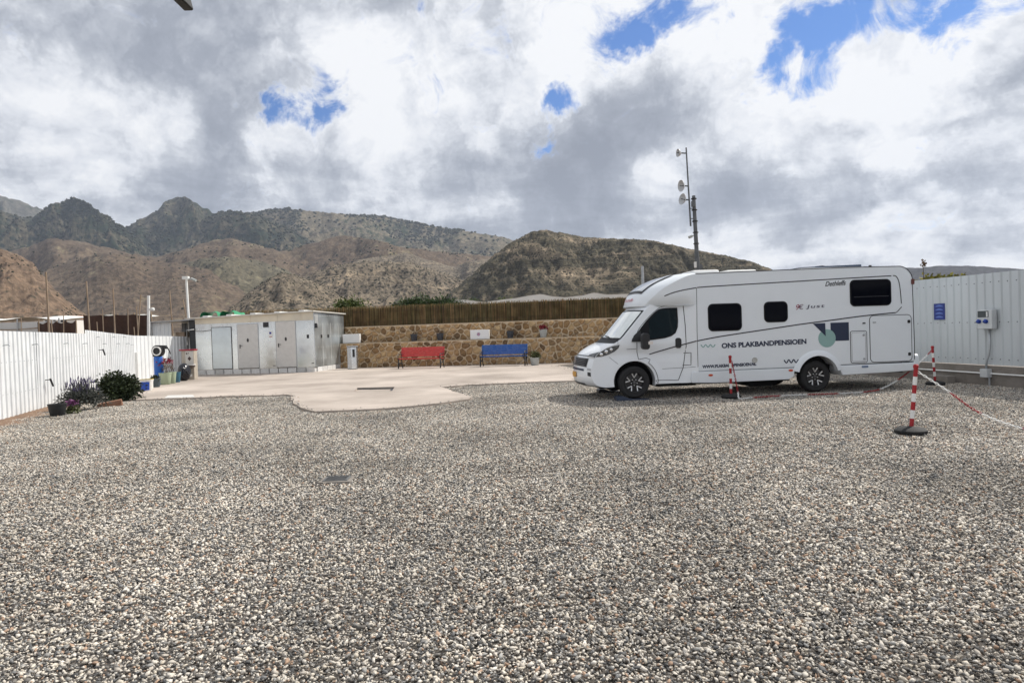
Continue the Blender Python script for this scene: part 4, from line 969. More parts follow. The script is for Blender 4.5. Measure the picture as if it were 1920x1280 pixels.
# roof window
def cpatch(i0, i1, q0, q1, off, nu=8, nv=10): m = MB(); m.grid(lambda s, t: cap_off(i0+(i1-i0)*s, q0+(q1-q0)*t, off), nu, nv); return m
rw = cpatch(9.6, 23.5, -.66, .66, .012, 14, 14).build('roof_window_frame', M_black, van, smooth=True, fixn=False)
cpatch(10.9, 23.2, -.62, .62, .020, 12, 12).build('roof_window', mat('roof_glass', (.42, .45, .48), .12, spec=.8, coat=.6), rw, smooth=True, fixn=False)

# --- side lines, doors, windows, lettering
lines = MB()
def L_(poly_px, w=.010, closed=False, f=inset, dy=-.004): ribbon(lines, SP(poly_px), f, w, dy, .006, .05, closed)
door_rear = SP([(1285.5, 573), (1288, 610), (1289, 650), (1284, 690), (1275, 713)])
door_all = SP([(1197, 642), (1197.5, 660), (1200, 674)])+[(1.53, .905), (1.62, .87)]+arc(WF[0], WF[1]+.02, .50, 52, -6, 8)+SP([(1232, 713), (1275, 713)])
ribbon(lines, door_all, inset, .011, -.004, .006); ribbon(lines, door_rear, inset, .012, -.004, .006)
ribbon(lines, spline(SP([(1197, 641), (1200, 620), (1222, 594), (1244, 576), (1262, 572), (1285.5, 571)]), 5), inset, .010, -.004, .006)
ribbon(lines, SP([(1306, 539), (1307, 620), (1309, 697)]), lambda s, z: 0, .010, -.003, .005)
ribbon(lines, SP([(1245, 692), (1290, 689), (1309, 687)]), inset, .007, -.003, .005)
ribbon(lines, SP([(1162, 636), (1162, 645)]), inset, .006, -.004, .006)
ribbon(lines, SP([(1146, 670), (1162, 683)]), inset, .006, -.004, .006)
ribbon(lines, SP([(1285, 662), (1297, 661), (1297, 684), (1283, 685)]), inset, .012, -.004, .006)
lines.build('panel_line', M_gap, van, fixn=False)
m = MB(); ribbon(m, SP([(1178, 655), (1196, 654)]), inset, .012, -.004, .006); m.build('side_script', flat('script_grey', (.25, .25, .27), .4), van, fixn=False)
# cab door window + mirror foot
win = spline(SP([(1203, 618), (1216, 602), (1232, 586), (1243, 578.5), (1256, 576.5), (1276, 576)]), 4)+SP([(1276.5, 600), (1275.5, 613), (1271, 624), (1263, 630), (1250, 634), (1221, 638), (1203, 640), (1187, 641), (1188, 636), (1192, 630)])
m = MB(); patch(m, dense(win, .05), inset, .06, -.010); cw = m.build('cab_window', M_seal, van, smooth=True, fixn=False)
c0 = Vector((sum(p[0] for p in win)/len(win), sum(p[1] for p in win)/len(win)))
win2 = [p for p in spline(SP([(1221, 603), (1233, 590), (1245, 581), (1257, 579), (1273, 578.5)]), 4)]+SP([(1274, 600), (1273, 611), (1269, 622), (1262, 627.5), (1250, 631), (1221, 635)])
m = MB(); patch(m, dense(win2, .05), inset, .06, -.014); m.build('cab_window_pane', mat('cab_glass', (.004, .011, .014), .04, spec=.18), cw, smooth=True, fixn=False)
m2 = MB(); patch(m2, dense(win, .05), inset, .06, -.010); mirror(m2).build('cab_window', M_seal, van, smooth=True, fixn=False)
for sg in (0, 1):
    x, z = SXZ(1208, 644); yb = inset(x, z)
    m = MB(); m.prism(rrect(0, .17, -.12, .22, .06), lambda a, b, d: (x-.09+a+.05*d, d, z+b), -.20, -.02)
    if sg: m = mirror(m)
    mi = m.build('mirror', M_black, van, bevel=.025)
    m = MB(); m.prism(rrect(.03, .13, -.02, .05, .02), lambda a, b, d: (x+.0+a, d, z+b), -.206, -.18)
    if sg: m = mirror(m)
    m.build('indicator', flat('mirror_lens', (.75, .70, .66), .2), mi)
    m = MB(); m.prism(SP([(1187, 641), (1192, 629), (1204, 618), (1207, 640)]), lambda a, b, d: (a, inset(a, b)+d, b), -.03, .0)
    if sg: m = mirror(m)
    m.build('mirror_foot', M_black, van)
x, z = SXZ(1275.5, 643); m = MB(); m.prism(rrect(x-.065, x+.065, z-.11, z+.11, .05), lambda a, b, d: (a, inset(a, b)+d, b), -.016, .01); m.build('door_handle', M_black, van, bevel=.006)
# living windows
def bwin(px, r=.09):
    p = SP(px); x0, x1 = min(a for a, _ in p), max(a for a, _ in p); z0, z1 = min(b for _, b in p), max(b for _, b in p)
    m = MB(); m.prism(rrect(x0-.015, x1+.015, z0-.015, z1+.015, r+.015), lambda a, b, d: (a, d, b), -.014, .01); fr = m.build('window_frame', M_seal, van, bevel=.006)
    m = MB(); m.prism(rrect(x0+.012, x1-.012, z0+.012, z1-.012, r), lambda a, b, d: (a, d, b), -.026, -.012); m.build('window', M_glass, fr, bevel=.010)
    return fr, (x0, x1, z0, z1)
bwin([(1328, 571), (1390, 618)]); bwin([(1433, 567), (1476, 602)]); fr, q = bwin([(1594, 526), (1670, 571)])
m = MB(); ribbon(m, [(q[0]+.06, q[2]+.19), (q[1]-.06, q[2]+.19)], flatside, .008, -.029, .006); m.build('window_bar', flat('bar_grey', (.06, .06, .07), .4), fr, fixn=False)
# far side: matching plain windows
for a, b, c, d in ((3.0, 3.9, 1.65, 2.2), (4.6, 5.2, 1.75, 2.2)): m = MB(); m.prism(rrect(a, b, c, d, .09), lambda a, b, d: (a, d, b), VW-.01, VW+.02); m.build('window', M_glass, van, bevel=.008)
# stripes
m = MB(); ribbon(m, spline(SP([(1249, 554.5), (1262, 549), (1280, 544), (1305, 539.5)]), 5), capin, .020, -.006, .008); m.build('stripe', M_stripe, van, fixn=False)
for px, w in (([(1307, 539), (1340, 536.5), (1500, 527), (1600, 521), (1671, 517)], .021), ([(1674, 516.5), (1680, 518), (1685, 527), (1688, 545), (1690, 569)], .018), ([(1690.5, 575), (1682, 584.5), (1678, 586)], .016), ([(1679, 586), (1620, 592), (1560, 600), (1500, 608), (1440, 617), (1380, 626), (1340, 632.5), (1307, 639)], .024)):
    m = MB(); ribbon(m, spline(SP(px), 4), flatside, w, -.004, .006); m.build('stripe', M_stripe, van, fixn=False)
m = MB(); ribbon(m, spline(SP([(1306, 639), (1285, 645.5), (1262, 652), (1240, 658.5), (1221, 664.5)]), 4), inset, .022, -.007, .008); m.build('stripe', M_stripe, van, fixn=False)
# hatches
def hatch(px, r, name):
    p = SP(px); x0, x1 = min(a for a, _ in p), max(a for a, _ in p); z0, z1 = min(b for _, b in p), max(b for _, b in p)
    m = MB(); m.prism(rrect(x0, x1, z0, z1, r), lambda a, b, d: (a, d, b), -.006, .005); o = m.build(name, M_body, van, bevel=.003)
    m = MB(); ribbon(m, rrect(x0, x1, z0, z1, r), flatside, .013, -.0075, .006, .05, True); m.build('hatch_seal', M_gap, o, fixn=False); return o, (x0, x1, z0, z1)
o, q = hatch([(1630, 592), (1710, 676)], .09, 'garage_hatch')
for z in (q[3]-.15, q[2]+.15): m = MB(); m.prism(rrect(q[1]-.09, q[1]-.03, z-.035, z+.035, .02), lambda a, b, d: (a, d, b), -.022, .0); m.build('hatch_lock', M_black, o, bevel=.005)
MB().box(q[0]+.07, q[0]+.14, -.018, -.005, q[3]-.16, q[3]-.13).build('hatch_lock', M_steel, o)
MB().box(q[0]-.16, q[0]-.10, -.014, .0, q[3]-.17, q[3]-.14).build('hatch_lock', M_gap, van)
o, q = hatch([(1594, 621), (1626, 679)], .04, 'toilet_hatch')
m = MB(); ribbon(m, rrect(q[0]+.03, q[1]-.03, q[2]+.03, q[3]-.03, .03), flatside, .008, -.010, .005, .05, True); m.build('hatch_seal', flat('seal_grey', (.35, .35, .36), .6), o, fixn=False)
for z in (q[3]-.09, q[2]+.08): m = MB(); m.lathe([(0, -.022), (.022, -.02), (.026, -.004)], (q[1]-.07, 0, z), 12, 'y'); m.build('hatch_lock', M_steel, o, auto=40)
x, z = SXZ(1415, 675); m = MB(); m.lathe([(0, -.012), (.045, -.013), (.055, -.022), (.062, -.002)], (x, 0, z), 18, 'y'); m.build('filler_cap', flat('cap_grey', (.45, .45, .43), .5), van, auto=40)
for u, v in ((1332, 703), (1482, 694)):
    x, z = SXZ(u, v); m = MB(); m.prism([(x+.05*math.cos(a*math.pi/8), z+.024*math.sin(a*math.pi/8)) for a in range(16)], lambda a, b, d: (a, d, b), -.024, -.01); m.build('side_marker', M_amber, van)
x, z = SXZ(1621, 687); m = MB(); m.prism(rrect(x-.075, x+.075, z-.022, z+.022, .018), lambda a, b, d: (a, d, b), -.022, -.01); m.build('maker_plate', flat('plate_blue', (.16, .22, .33), .4), van)
# logo
def decal(name, poly, m_, dy=-.004, parent=None):
    m = MB(); m.prism(poly, lambda a, b, d: (a, d, b), dy, .002); return m.build(name, m_, parent or van)
cx, cz = SXZ(1550.5, 634); r_ = .196
def notch(poly, cx, cz, r): return poly
rx0, rz1 = SXZ(1557, 605); rx1, rz0 = SXZ(1592, 638); th0 = math.acos(max(-1, min(1, (rx0-cx)/r_)))
cut = []
a = th0
while cx+r_*math.cos(a) < rx1 and cz+r_*math.sin(a) > rz0: cut.append((cx+r_*math.cos(a), cz+r_*math.sin(a))); a -= .08
decal('logo_block', [(rx0, rz1)]+cut+[(cut[-1][0], rz0), (rx1, rz0), (rx1, rz1)], M_navy)
decal('logo_circle', [(cx+r_*math.cos(2*math.pi*k/40), cz+r_*math.sin(2*math.pi*k/40)) for k in range(40)], M_mint, -.003)
decal('logo_triangle', SP([(1524, 606.5), (1547, 605.5), (1548, 630)]), M_navy, -.006)
def wave(px0, px1, amp, n, w, m_):
    (x0, z0), (x1, z1) = SXZ(*px0), SXZ(*px1); m = MB(); pts = [(x0+(x1-x0)*k/n, z0+(z1-z0)*k/n+(amp if k % 2 == 0 else -amp)) for k in range(n+1)]; ribbon(m, spline(pts, 4), flatside, w, -.004, .006, .05); m.build('wave_mark', m_, van, fixn=False)
wave((1314, 648.5), (1341, 648), .026, 6, .022, M_mint); wave((1470, 677.5), (1497, 676.5), .034, 6, .026, M_navy)
def text(body, px0, px1, capz, m_, bold=0.0, shear=0.0, yf=None, name='lettering', spacing=1.0):
    cu = bpy.data.curves.new(name, 'FONT'); cu.body = body; cu.size = 1; cu.offset = bold; cu.shear = shear; cu.space_character = spacing; cu.resolution_u = 4; cu.extrude = 0.002
    t = bpy.data.objects.new('tmp', cu); COL.objects.link(t); dg = bpy.context.evaluated_depsgraph_get(); me = bpy.data.meshes.new_from_object(t.evaluated_get(dg)); bpy.data.objects.remove(t)
    co = np.array([v.co[:] for v in me.vertices]); lo, hi = co.min(0), co.max(0)
    (x0, z0), (x1, z1) = SXZ(*px0), SXZ(*px1)
    for v in me.vertices:
        a = (v.co.x-lo[0])/(hi[0]-lo[0]); b = (v.co.y-lo[1])/(hi[1]-lo[1]); x = x0+(x1-x0)*a; z = z0+(z1-z0)*a+capz*b; y = (yf(x, z) if yf else 0)-.004+(v.co.z)*.5; v.co = (x, y, z)
    me.update(); return link(name, me, m_, van)
text('ONS PLAKBANDPENSIOEN', (1353, 653), (1512, 644.5), .112, M_navy, .040)
text('WWW.PLAKBANDPENSIOEN.NL', (1317, 690.5), (1418, 685), .070, M_navy, .045)
text('Dethleffs', (1547, 537), (1586, 534.5), .105, M_stripe, .014, .35)
text('Just', (1511, 580), (1546, 578), .095, flat('just_grey', (.09, .09, .13), .5), .012, .14, spacing=1.15)
text('9', (1492.5, 581), (1499, 580.5), .115, flat('logo_red', (.30, .03, .07), .5), .0, .25); text('€', (1497, 580), (1506.5, 579.5), .105, flat('logo_navy2', (.10, .03, .08), .5), .0, .1)
x0 = [cap_off(5.5+1.3*b, -.62+.34*a, .016) for a, b in ((0, 0), (1, 0), (1, 1), (0, 1))]
cu = bpy.data.curves.new('lettering', 'FONT'); cu.body = 'Dethleffs'; cu.shear = .3; cu.offset = .01; cu.extrude = .001
t = bpy.data.objects.new('tmp', cu); COL.objects.link(t); dg = bpy.context.evaluated_depsgraph_get(); me = bpy.data.meshes.new_from_object(t.evaluated_get(dg)); bpy.data.objects.remove(t)
co = np.array([v.co[:] for v in me.vertices]); lo, hi = co.min(0), co.max(0)
for v in me.vertices:
    a = (v.co.x-lo[0])/(hi[0]-lo[0]); b = (v.co.y-lo[1])/(hi[1]-lo[1]); v.co = cap_off(4.6+2.0*b, .30-.74*a, .016+.001*v.co.z)
me.update(); link('lettering', me, flat('logo_pink', (.50, .10, .12), .5), van)
# roof fittings
for a, b, y0, y1, h in ((2.75, 3.35, .5, 1.3, .07), (3.55, 4.25, .6, 1.5, .06)): MB().box(a, b, y0, y1, 2.64, 2.705+h).build('roof_hatch', M_whitepl, van, bevel=.04, seg=3)
m = MB(); m.hexa([(5.15, .35, 2.715), (6.55, .35, 2.745), (6.55, 1.4, 2.745), (5.15, 1.4, 2.715), (5.15, .35, 2.765), (6.55, .35, 2.795), (6.55, 1.4, 2.795), (5.15, 1.4, 2.765)]); m.build('solar_panel', flat('solar_blue', (.03, .05, .09), .15), van, bevel=.006)
MB().box(5.12, 6.58, .32, 1.43, 2.70, 2.744).build('solar_frame', M_alloy, van)
m = MB(); m.lathe([(0, .06), (.03, .055), (.035, 0)], (6.72, .3, 2.71), 12); m.build('roof_vent', M_gap, van, auto=40)
m = MB(); m.prism(rrect(-.02, .05, 2.3, 2.42, .02), lambda a, b, d: (7.48+a, d, b), -.016, .05); m.build('marker_light', flat('marker_brown', (.12, .03, .02), .4), van)
# wheels
def wheel(cx, cy, cz, flip):
    w = bpy.data.objects.new('wheel', None)
    m = MB(); m.lathe([(.205, -.095), (.225, -.115), (.30, -.118), (.332, -.095), (.342, -.05), (.342, .05), (.332, .095), (.30, .118), (.21, .11), (.205, -.095)], (0, 0, 0), 40, 'y', False)
    ty = m.build('wheel', M_rubber, van, smooth=True, auto=35); ty.location = (cx, cy, cz); ty.rotation_euler = (0, 0, math.pi if flip else 0)
    m = MB(); m.lathe([(0, -.062), (.05, -.066), (.06, -.05), (.18, -.045), (.195, -.09), (.212, -.112), (.205, -.06), (.2, .05), (0, .05)], (0, 0, 0), 40, 'y'); m.build('rim', flat('rim_black', (.02, .02, .022), .35), ty, auto=35)
    m = MB(); n = 40
    m.lathe([(.196, -.099), (.203, -.117), (.214, -.119), (.216, -.108)], (0, 0, 0), 40, 'y', False); m.build('rim_lip', flat('rim_black', (.02, .02, .022)), ty, auto=35)
    for k in range(5):
        a0 = 2*math.pi*k/5+.3; m = MB()
        for da in (-.27, .27):
            p0 = Vector((math.cos(a0)*.095, -.085, math.sin(a0)*.095)); p1 = Vector((math.cos(a0+da)*.196, -.100, math.sin(a0+da)*.196)); t = (p1-p0); nn = Vector((-t.z, 0, t.x)).normalized()*.0085
            m.hexa([p0-nn*.8+Vector((0, .03, 0)), p0+nn*.8+Vector((0, .03, 0)), p1+nn*1.5+Vector((0, .03, 0)), p1-nn*1.5+Vector((0, .03, 0)), p0-nn*.8, p0+nn*.8, p1+nn*1.5, p1-nn*1.5])
        m.build('spoke', M_alloy, ty, bevel=.003)
    m = MB(); m.lathe([(0, -.094), (.03, -.093), (.036, -.07)], (0, 0, 0), 16, 'y'); m.build('hub_cap', flat('hub_grey', (.09, .09, .095), .35), ty, auto=35)
    for k in range(5): a0 = 2*math.pi*(k+.5)/5+.3; m = MB(); m.cyl((.065*math.cos(a0), -.06, .065*math.sin(a0)), (.065*math.cos(a0), -.082, .065*math.sin(a0)), .010, n=6); m.build('wheel_nut', M_alloy, ty)
    bpy.data.objects.remove(w)
wheel(WF[0], .24, WF[1]+.008, False); wheel(WF[0], VW-.24, WF[1]+.008, True); wheel(WR[0], .20, WR[1], False); wheel(WR[0], VW-.20, WR[1], True)
# levelling ramps
for y, lab in ((.24, 'blue grey plastic levelling ramp under the front wheel beside the cab door'), (VW-.24, 'dark levelling ramp under the front wheel away from the cab door')):
    m = MB(); x = WF[0]; m.prism([(x-.40, .0), (x+.34, .0), (x+.34, .02), (x+.16, .036), (x+.0, .042), (x-.12, .055), (x-.24, .105), (x-.36, .11), (x-.40, .09)], lambda a, b, d: (a, d, b), y-.13, y+.13)
    o = tag(m.build('levelling_ramp', flat('ramp_blue', (.035, .05, .085), .6) if y < 1 else M_black, bevel=.008), lab, 'ramp'); o.location = (VO.x, VO.y, 0); o.rotation_euler = (0, 0, VYAW)
# ================================================================== THINGS IN THE YARD
# chain posts
def chain_post(p, lab, lean=(0, 0), h=.84):
    t = thing('chain_post', lab, 'chain post', (p.x, p.y, .02), 0, 'red and white chain posts by the motorhome')
    m = MB(); m.lathe([(0, 0), (.185, 0), (.20, .02), (.20, .05), (.165, .075), (.06, .09), (.04, .10), (0, .10)], (0, 0, 0), 28); m.build('base', M_rubber, t, auto=40)
    bands = 7; z0 = .09; dz = (h-z0)/bands
    for k in range(bands):
        a, b = z0+k*dz, z0+(k+1)*dz; m = MB(); m.cyl((lean[0]*a, lean[1]*a, a), (lean[0]*b, lean[1]*b, b), .027, n=14); m.build('band', M_red if k % 2 == 0 else M_whitepl, t, auto=40)
    m = MB(); m.lathe([(.03, 0), (.034, .01), (.034, .04), (.02, .055), (0, .055)], (lean[0]*h, lean[1]*h, h), 14); m.build('cap', M_red, t, auto=40)
    return Vector((p.x+lean[0]*h, p.y+lean[1]*h, h+.02))
PA = G(1371, 748); PB = G(1708, 815); PC = G(1754, 723)
ta = chain_post(PA, 'red and white chain post standing in front of the web address', (.0, 0)); tb = chain_post(PB, 'red and white chain post standing alone out on the gravel', (.10, -.0), .88); tc = chain_post(PC, 'red and white chain post leaning between the motorhome tail and the right fence', (-.06, 0))
LINK = MB()
def torus(mb, c, t, up, ln=.030, wd=.011, r=.0042, n=10, k=5):
    t = t.normalized(); s = t.cross(up).normalized(); nrm = s.cross(t); vs = []; fs = []
    for i in range(n):
        a = 2*math.pi*i/n; cc = c+t*(ln*math.cos(a))+s*(wd*math.sin(a)); ra = (t*(math.cos(a)*wd)+s*(math.sin(a)*ln)).normalized()
        for j in range(k): b = 2*math.pi*j/k; vs.append(cc+ra*(r*math.cos(b))+nrm*(r*math.sin(b)))
    for i in range(n):
        for j in range(k): fs.append((i*k+j, ((i+1) % n)*k+j, ((i+1) % n)*k+(j+1) % k, i*k+(j+1) % k))
    mb.add(vs, fs)
def chain(path, lab, seglen=.95, start=0, scale=1.3):
    pts = [Vector(p) for p in path]; t = thing('chain', lab, 'chain', pts[0]); acc = []; 
    ln = [0]
    for a, b in zip(pts, pts[1:]): ln.append(ln[-1]+(b-a).length)
    def at(d):
        for i in range(len(pts)-1):
            if d <= ln[i+1]: return pts[i].lerp(pts[i+1], (d-ln[i])/max(1e-6, ln[i+1]-ln[i]))
        return pts[-1]
    d = 0; k = 0; pitch = .042*scale; segs = {}
    while d < ln[-1]:
        c = at(d); tt = at(min(ln[-1], d+.02))-at(max(0, d-.02)); up = Vector((0, 0, 1)) if k % 2 else Vector((.7, .7, .1)); sg = int(d/seglen)+start
        torus(segs.setdefault(sg, MB()), c, tt, up, .030*scale, .012*scale, .0052*scale); d += pitch; k += 1
    for sg, m in segs.items(): m.build('red_segment' if sg % 2 == 0 else 'white_segment', M_red if sg % 2 == 0 else M_whitepl, t, world=True, smooth=True, fixn=False)
def px_path(lst): return spline3([G(u, v, z) if z < .2 else None for u, v, z in lst])
def spline3(pts, per=8):
    out = []; n = len(pts)
    for i in range(n-1):
        p0, p1, p2, p3 = [Vector(pts[max(0, min(n-1, k))]) for k in (i-1, i, i+1, i+2)]
        for j in range(per):
            t = j/per; out.append(.5*((2*p1)+(p2-p0)*t+(2*p0-5*p1+4*p2-p3)*t*t+(3*p1-p0-3*p2+p3)*t**3))
    out.append(Vector(pts[-1])); return out
top = ta+Vector((.03, -.02, -.09))
path = [top, top+Vector((.05, -.03, -.33)), top+Vector((.09, -.05, -.62))]+[G(u, v, .045) for u, v in ((1386, 746.5), (1400, 746), (1440, 743), (1500, 740), (1560, 738), (1610, 735.5), (1640, 732))]
e = path[-1]; f = tc+Vector((-.03, -.02, -.05))
for k in range(1, 8):
    s = k/8; q = e.lerp(f, s); q.z = .045+(f.z-.045)*s**1.55; path.append(q)
path.append(f); chain(spline3(path, 5), 'red and white plastic chain trailing along the gravel beside the motorhome', .62, 0, 1.1)
q0 = tb+Vector((.03, -.02, -.06)); path = spline3([q0, Vector((q0.x+.22, q0.y-.22, .62)), Vector((q0.x+.48, q0.y-.48, .34)), Vector((q0.x+.80, q0.y-.85, .17)), Vector((q0.x+1.2, q0.y-1.3, .12)), Vector((q0.x+1.7, q0.y-1.9, .25)), Vector((q0.x+2.2, q0.y-2.5, .55))], 6)
chain(path, 'red and white plastic chain hanging from the lone post towards the fence', .44, 1, 1.0)

# manhole cover in the gravel
c = G(632, 898, .03); mh = thing('inspection_cover', 'small grey square drain cover set in the gravel', 'drain cover', (c.x, c.y, 0), .03)
MB().box(-.17, .17, -.15, .15, 0, .035).build('frame', M_concd, mh, bevel=.006)
MB().box(-.135, .135, -.115, .115, .03, .043).build('lid', mat('lid_iron', (.06, .062, .062), .6, c2=(.12, .12, .12), vs=14), mh, bevel=.005)
for k in range(-3, 4): MB().box(-.11, .11, k*.03-.006, k*.03+.006, .040, .047).build('rib', mat('lid_iron', (.06, .062, .062)), mh)

# benches
def bench(px, length, m_, lab):
    o = G(px[0], px[1], PZ); d = Vector((math.cos(rzW), math.sin(rzW))); t = thing('park_bench', lab, 'bench', (o.x, o.y, PZ), rzW, 'benches in front of the stone wall')
    for k in range(4): y = .02+k*.105; MB().box(0, length, y, y+.085, .42-.012*k, .45-.012*k).build('seat_slat', m_, t, bevel=.006)
    for k in range(5): z = .50+k*.083; y = .44+.028*k; m = MB(); m.hexa([(0, y, z), (length, y, z), (length, y+.03, z), (0, y+.03, z), (0, y+.022, z+.075), (length, y+.022, z+.075), (length, y+.052, z+.075), (0, y+.052, z+.075)]); m.build('back_slat', m_, t, bevel=.006)
    for x in (.04, length-.04):
        m = MB(); m.tube([(x, .0, 0), (x, .05, .2), (x, .02, .40)], .028, 8); m.tube([(x, .56, 0), (x, .44, .25), (x, .43, .42), (x, .50, .62), (x, .62, .93)], .026, 8); m.tube([(x, .0, .41), (x, .25, .40), (x, .45, .385)], .022, 8); m.tube([(x, .04, .18), (x, .25, .26), (x, .47, .18)], .018, 8)
        m.tube([(x, -.03, .42), (x, .0, .58), (x, .1, .62), (x, .48, .60)], .020, 8); m.build('end_frame', M_black, t, smooth=True)
bench((745.5, 691.5), 1.98, mat('bench_red', (.50, .035, .035), .45, var=.12), 'red slatted bench against the stone wall')
bench((899, 687.5), 2.02, mat('bench_blue', (.004, .085, .33), .45, var=.12), 'blue slatted bench against the stone wall')

# waste bin and boxes on the wall ledge
d = Vector((math.cos(rzW), math.sin(rzW), 0)); nrm = Vector((d.y, -d.x, 0))
o = G(652, 692.5, PZ); t = thing('waste_bin', 'tall stainless steel waste bin standing at the shed end of the stone wall', 'bin', (o.x, o.y, PZ), rzW+.25)
MB().box(0, .42, 0, .38, 0, 1.0).build('housing', mat('brushed_steel', (.50, .52, .54), .28, metal=.9, var=.08, rvar=.08), t, bevel=.02)
m = MB(); m.hexa([(.20, -.03, .03), (.39, -.03, .03), (.39, .0, .03), (.20, .0, .03), (.17, -.012, .98), (.39, -.012, .98), (.39, .0, .98), (.17, .0, .98)]); m.build('front_flap', mat('polished_steel', (.72, .74, .76), .12, metal=.95, var=.05), t)
MB().box(.24, .34, -.034, -.01, .55, .90).build('slot', M_black, t)
MB().box(-.02, .44, -.03, .40, 1.002, 1.05).build('lid', M_steel, t, bevel=.01)
def onledge(u, v, depth): 
    # point on the ledge top (z=1.215), at a given distance behind the lower face
    r_ = ray(u, v); p0 = WA.to_3d()-nrm*depth; k = (p0.x*nrm.x+p0.y*nrm.y)/(r_.x*nrm.x+r_.y*nrm.y); return Vector((r_.x*k, r_.y*k, 1.215))
for u, w, lab, logo in ((642.5, .86, 'plain white box on the wall ledge above the waste bin', 0), (882, .88, 'white box with a round purple emblem on the wall ledge between the benches', 1)):
    p = onledge(u, 640, .12); t = thing('white_box', lab, 'box', p, rzW, 'white boxes on the wall ledge')
    MB().box(0, w, 0, .16, .0, .43).build('housing', M_whitepl, t, bevel=.012); MB().box(.02, w-.02, -.008, .0, .015, .415).build('cover', M_white, t)
    if logo:
        m = MB(); m.lathe([(.05, -.0), (.075, -.004), (.075, .004), (.05, .002)], (w*.45, -.012, .23), 20, 'y', False); m.build('emblem_ring', flat('emblem_purple', (.20, .05, .25), .5), t)
        m = MB(); m.lathe([(0, -.003), (.03, -.002), (.032, .003)], (w*.45, -.012, .23), 14, 'y'); m.build('emblem_dot', flat('emblem_red', (.35, .04, .12), .5), t)

# pots and plants
def leaf_mat(name, a, b, rough=.6):
    m = random_mat(name, [a, b], rough, 0, 10, .25, 8, .3, attr='tint'); m.node_tree.nodes['Principled BSDF'].inputs['Subsurface Weight'].default_value = 0.0; return m
def leaves(name, m_, parent, fn, n, size, seed, narrow=.4, world=False):
    """n separate small leaves; fn(rnd)->(position, outward direction)"""
    rg = random.Random(seed); mb = MB(); tints = []
    for _ in range(n):
        p, o = fn(rg); s = size*rg.uniform(.6, 1.3); dirv = (o+Vector((rg.uniform(-1, 1), rg.uniform(-1, 1), rg.uniform(-.6, 1)))*.7).normalized(); sd_ = dirv.cross(Vector((rg.uniform(-1, 1), rg.uniform(-1, 1), rg.uniform(-1, 1)))).normalized()*s*narrow; bend = Vector((0, 0, -s*.15))
        k = len(mb.v); mb.v += [tuple(p), tuple(p+dirv*s*.5+sd_), tuple(p+dirv*s+bend), tuple(p+dirv*s*.5-sd_)]; mb.f.append((k, k+1, k+2, k+3)); tints += [rg.random()]*4
    if world and parent is not None:
        inv = WM(parent).inverted(); mb.v = [tuple(inv @ Vector(q)) for q in mb.v]
    me = mb.mesh(name); a = me.attributes.new('tint', 'FLOAT', 'POINT'); a.data.foreach_set('value', tints); me.materials.append(m_); return link(name, me, m_, parent)
def shell(c, r, inner=.35, clumps=14, seed=1):
    rg = random.Random(seed); cl = []
    for _ in range(clumps):
        v = Vector((rg.gauss(0, 1), rg.gauss(0, 1), rg.gauss(0, 1))).normalized(); v.z = abs(v.z)*.9-.1 if r[2] > 0 else v.z; cl.append((Vector((v.x*r[0], v.y*r[1], v.z*r[2]))*rg.uniform(.45, .85), rg.uniform(.25, .5)))
    def fn(q):
        b, s = q.choice(cl); v = Vector((q.gauss(0, 1), q.gauss(0, 1), q.gauss(0, 1))).normalized(); k = q.uniform(inner, 1)*s
        return Vector(c)+b+Vector((v.x*r[0], v.y*r[1], v.z*r[2]))*k, v
    return fn
def pot(name, p, r, h, m_, lab, cat='pot', group=None, soil=True):
    t = thing(name, lab, cat, p, random.uniform(0, 3), group)
    m = MB(); m.lathe([(0, 0), (r*.72, 0), (r*.76, .01), (r*.97, h*.88), (r, h*.88), (r*1.03, h), (r*.92, h), (r*.88, h*.86), (0, h*.86)], (0, 0, 0), 22); m.build('pot', m_, t, auto=40)
    if soil: m = MB(); m.lathe([(0, .0), (r*.87, 0)], (0, 0, h*.87), 16); m.build('soil', flat('soil', (.04, .028, .02), .95), t, fixn=False)
    return t
M_slate = flat('slate_pot', (.045, .052, .065), .6, var=.15); M_ltgrey = flat('pale_pot', (.42, .44, .43), .6); M_sage = flat('sage_pot', (.36, .43, .30), .55); M_teal = flat('teal_pot', (.035, .13, .20), .5)
M_leafA = leaf_mat('leaf_olive', (.05, .065, .022), (.11, .12, .045)); M_leafD = leaf_mat('leaf_dark', (.014, .024, .010), (.045, .06, .022)); M_leafL = leaf_mat('lavender_leaf', (.045, .052, .045), (.12, .125, .11))
M_flR = leaf_mat('flower_red', (.13, .008, .022), (.28, .02, .04)); M_flP = leaf_mat('flower_purple', (.05, .04, .09), (.15, .125, .24)); M_twig = leaf_mat('twig', (.07, .045, .03), (.16, .11, .07))
for u, lab in ((776.5, 'dark slate pot on the wall ledge above the red bench'), (825.5, 'dark slate pot on the wall ledge just beside the red bench end'), (957, 'dark slate pot on the wall ledge above the blue bench')):
    p = onledge(u, 638, .30); t = pot('flower_pot', p, .165, .33, M_slate, lab, 'pot', 'dark pots on the wall ledge')
    leaves('plant', M_twig, t, shell((0, 0, .34), (.12, .12, .16), seed=int(u)), 60, .09, int(u), .15)
p = onledge(1019, 634, .30); t = pot('flower_pot', p, .18, .36, M_ltgrey, 'pale pot of red flowers on the wall ledge past the blue bench')
leaves('flowers', M_flR, t, shell((0, 0, .40), (.20, .20, .18), seed=4), 160, .07, 4, .5); leaves('foliage', M_leafA, t, shell((0, 0, .36), (.15, .15, .12), seed=5), 60, .08, 5, .4)
p = G(1003, 684.5, PZ); t = pot('flower_pot', p, .21, .33, M_ltgrey, 'pale pot with a leafy plant on the ground beside the blue bench')
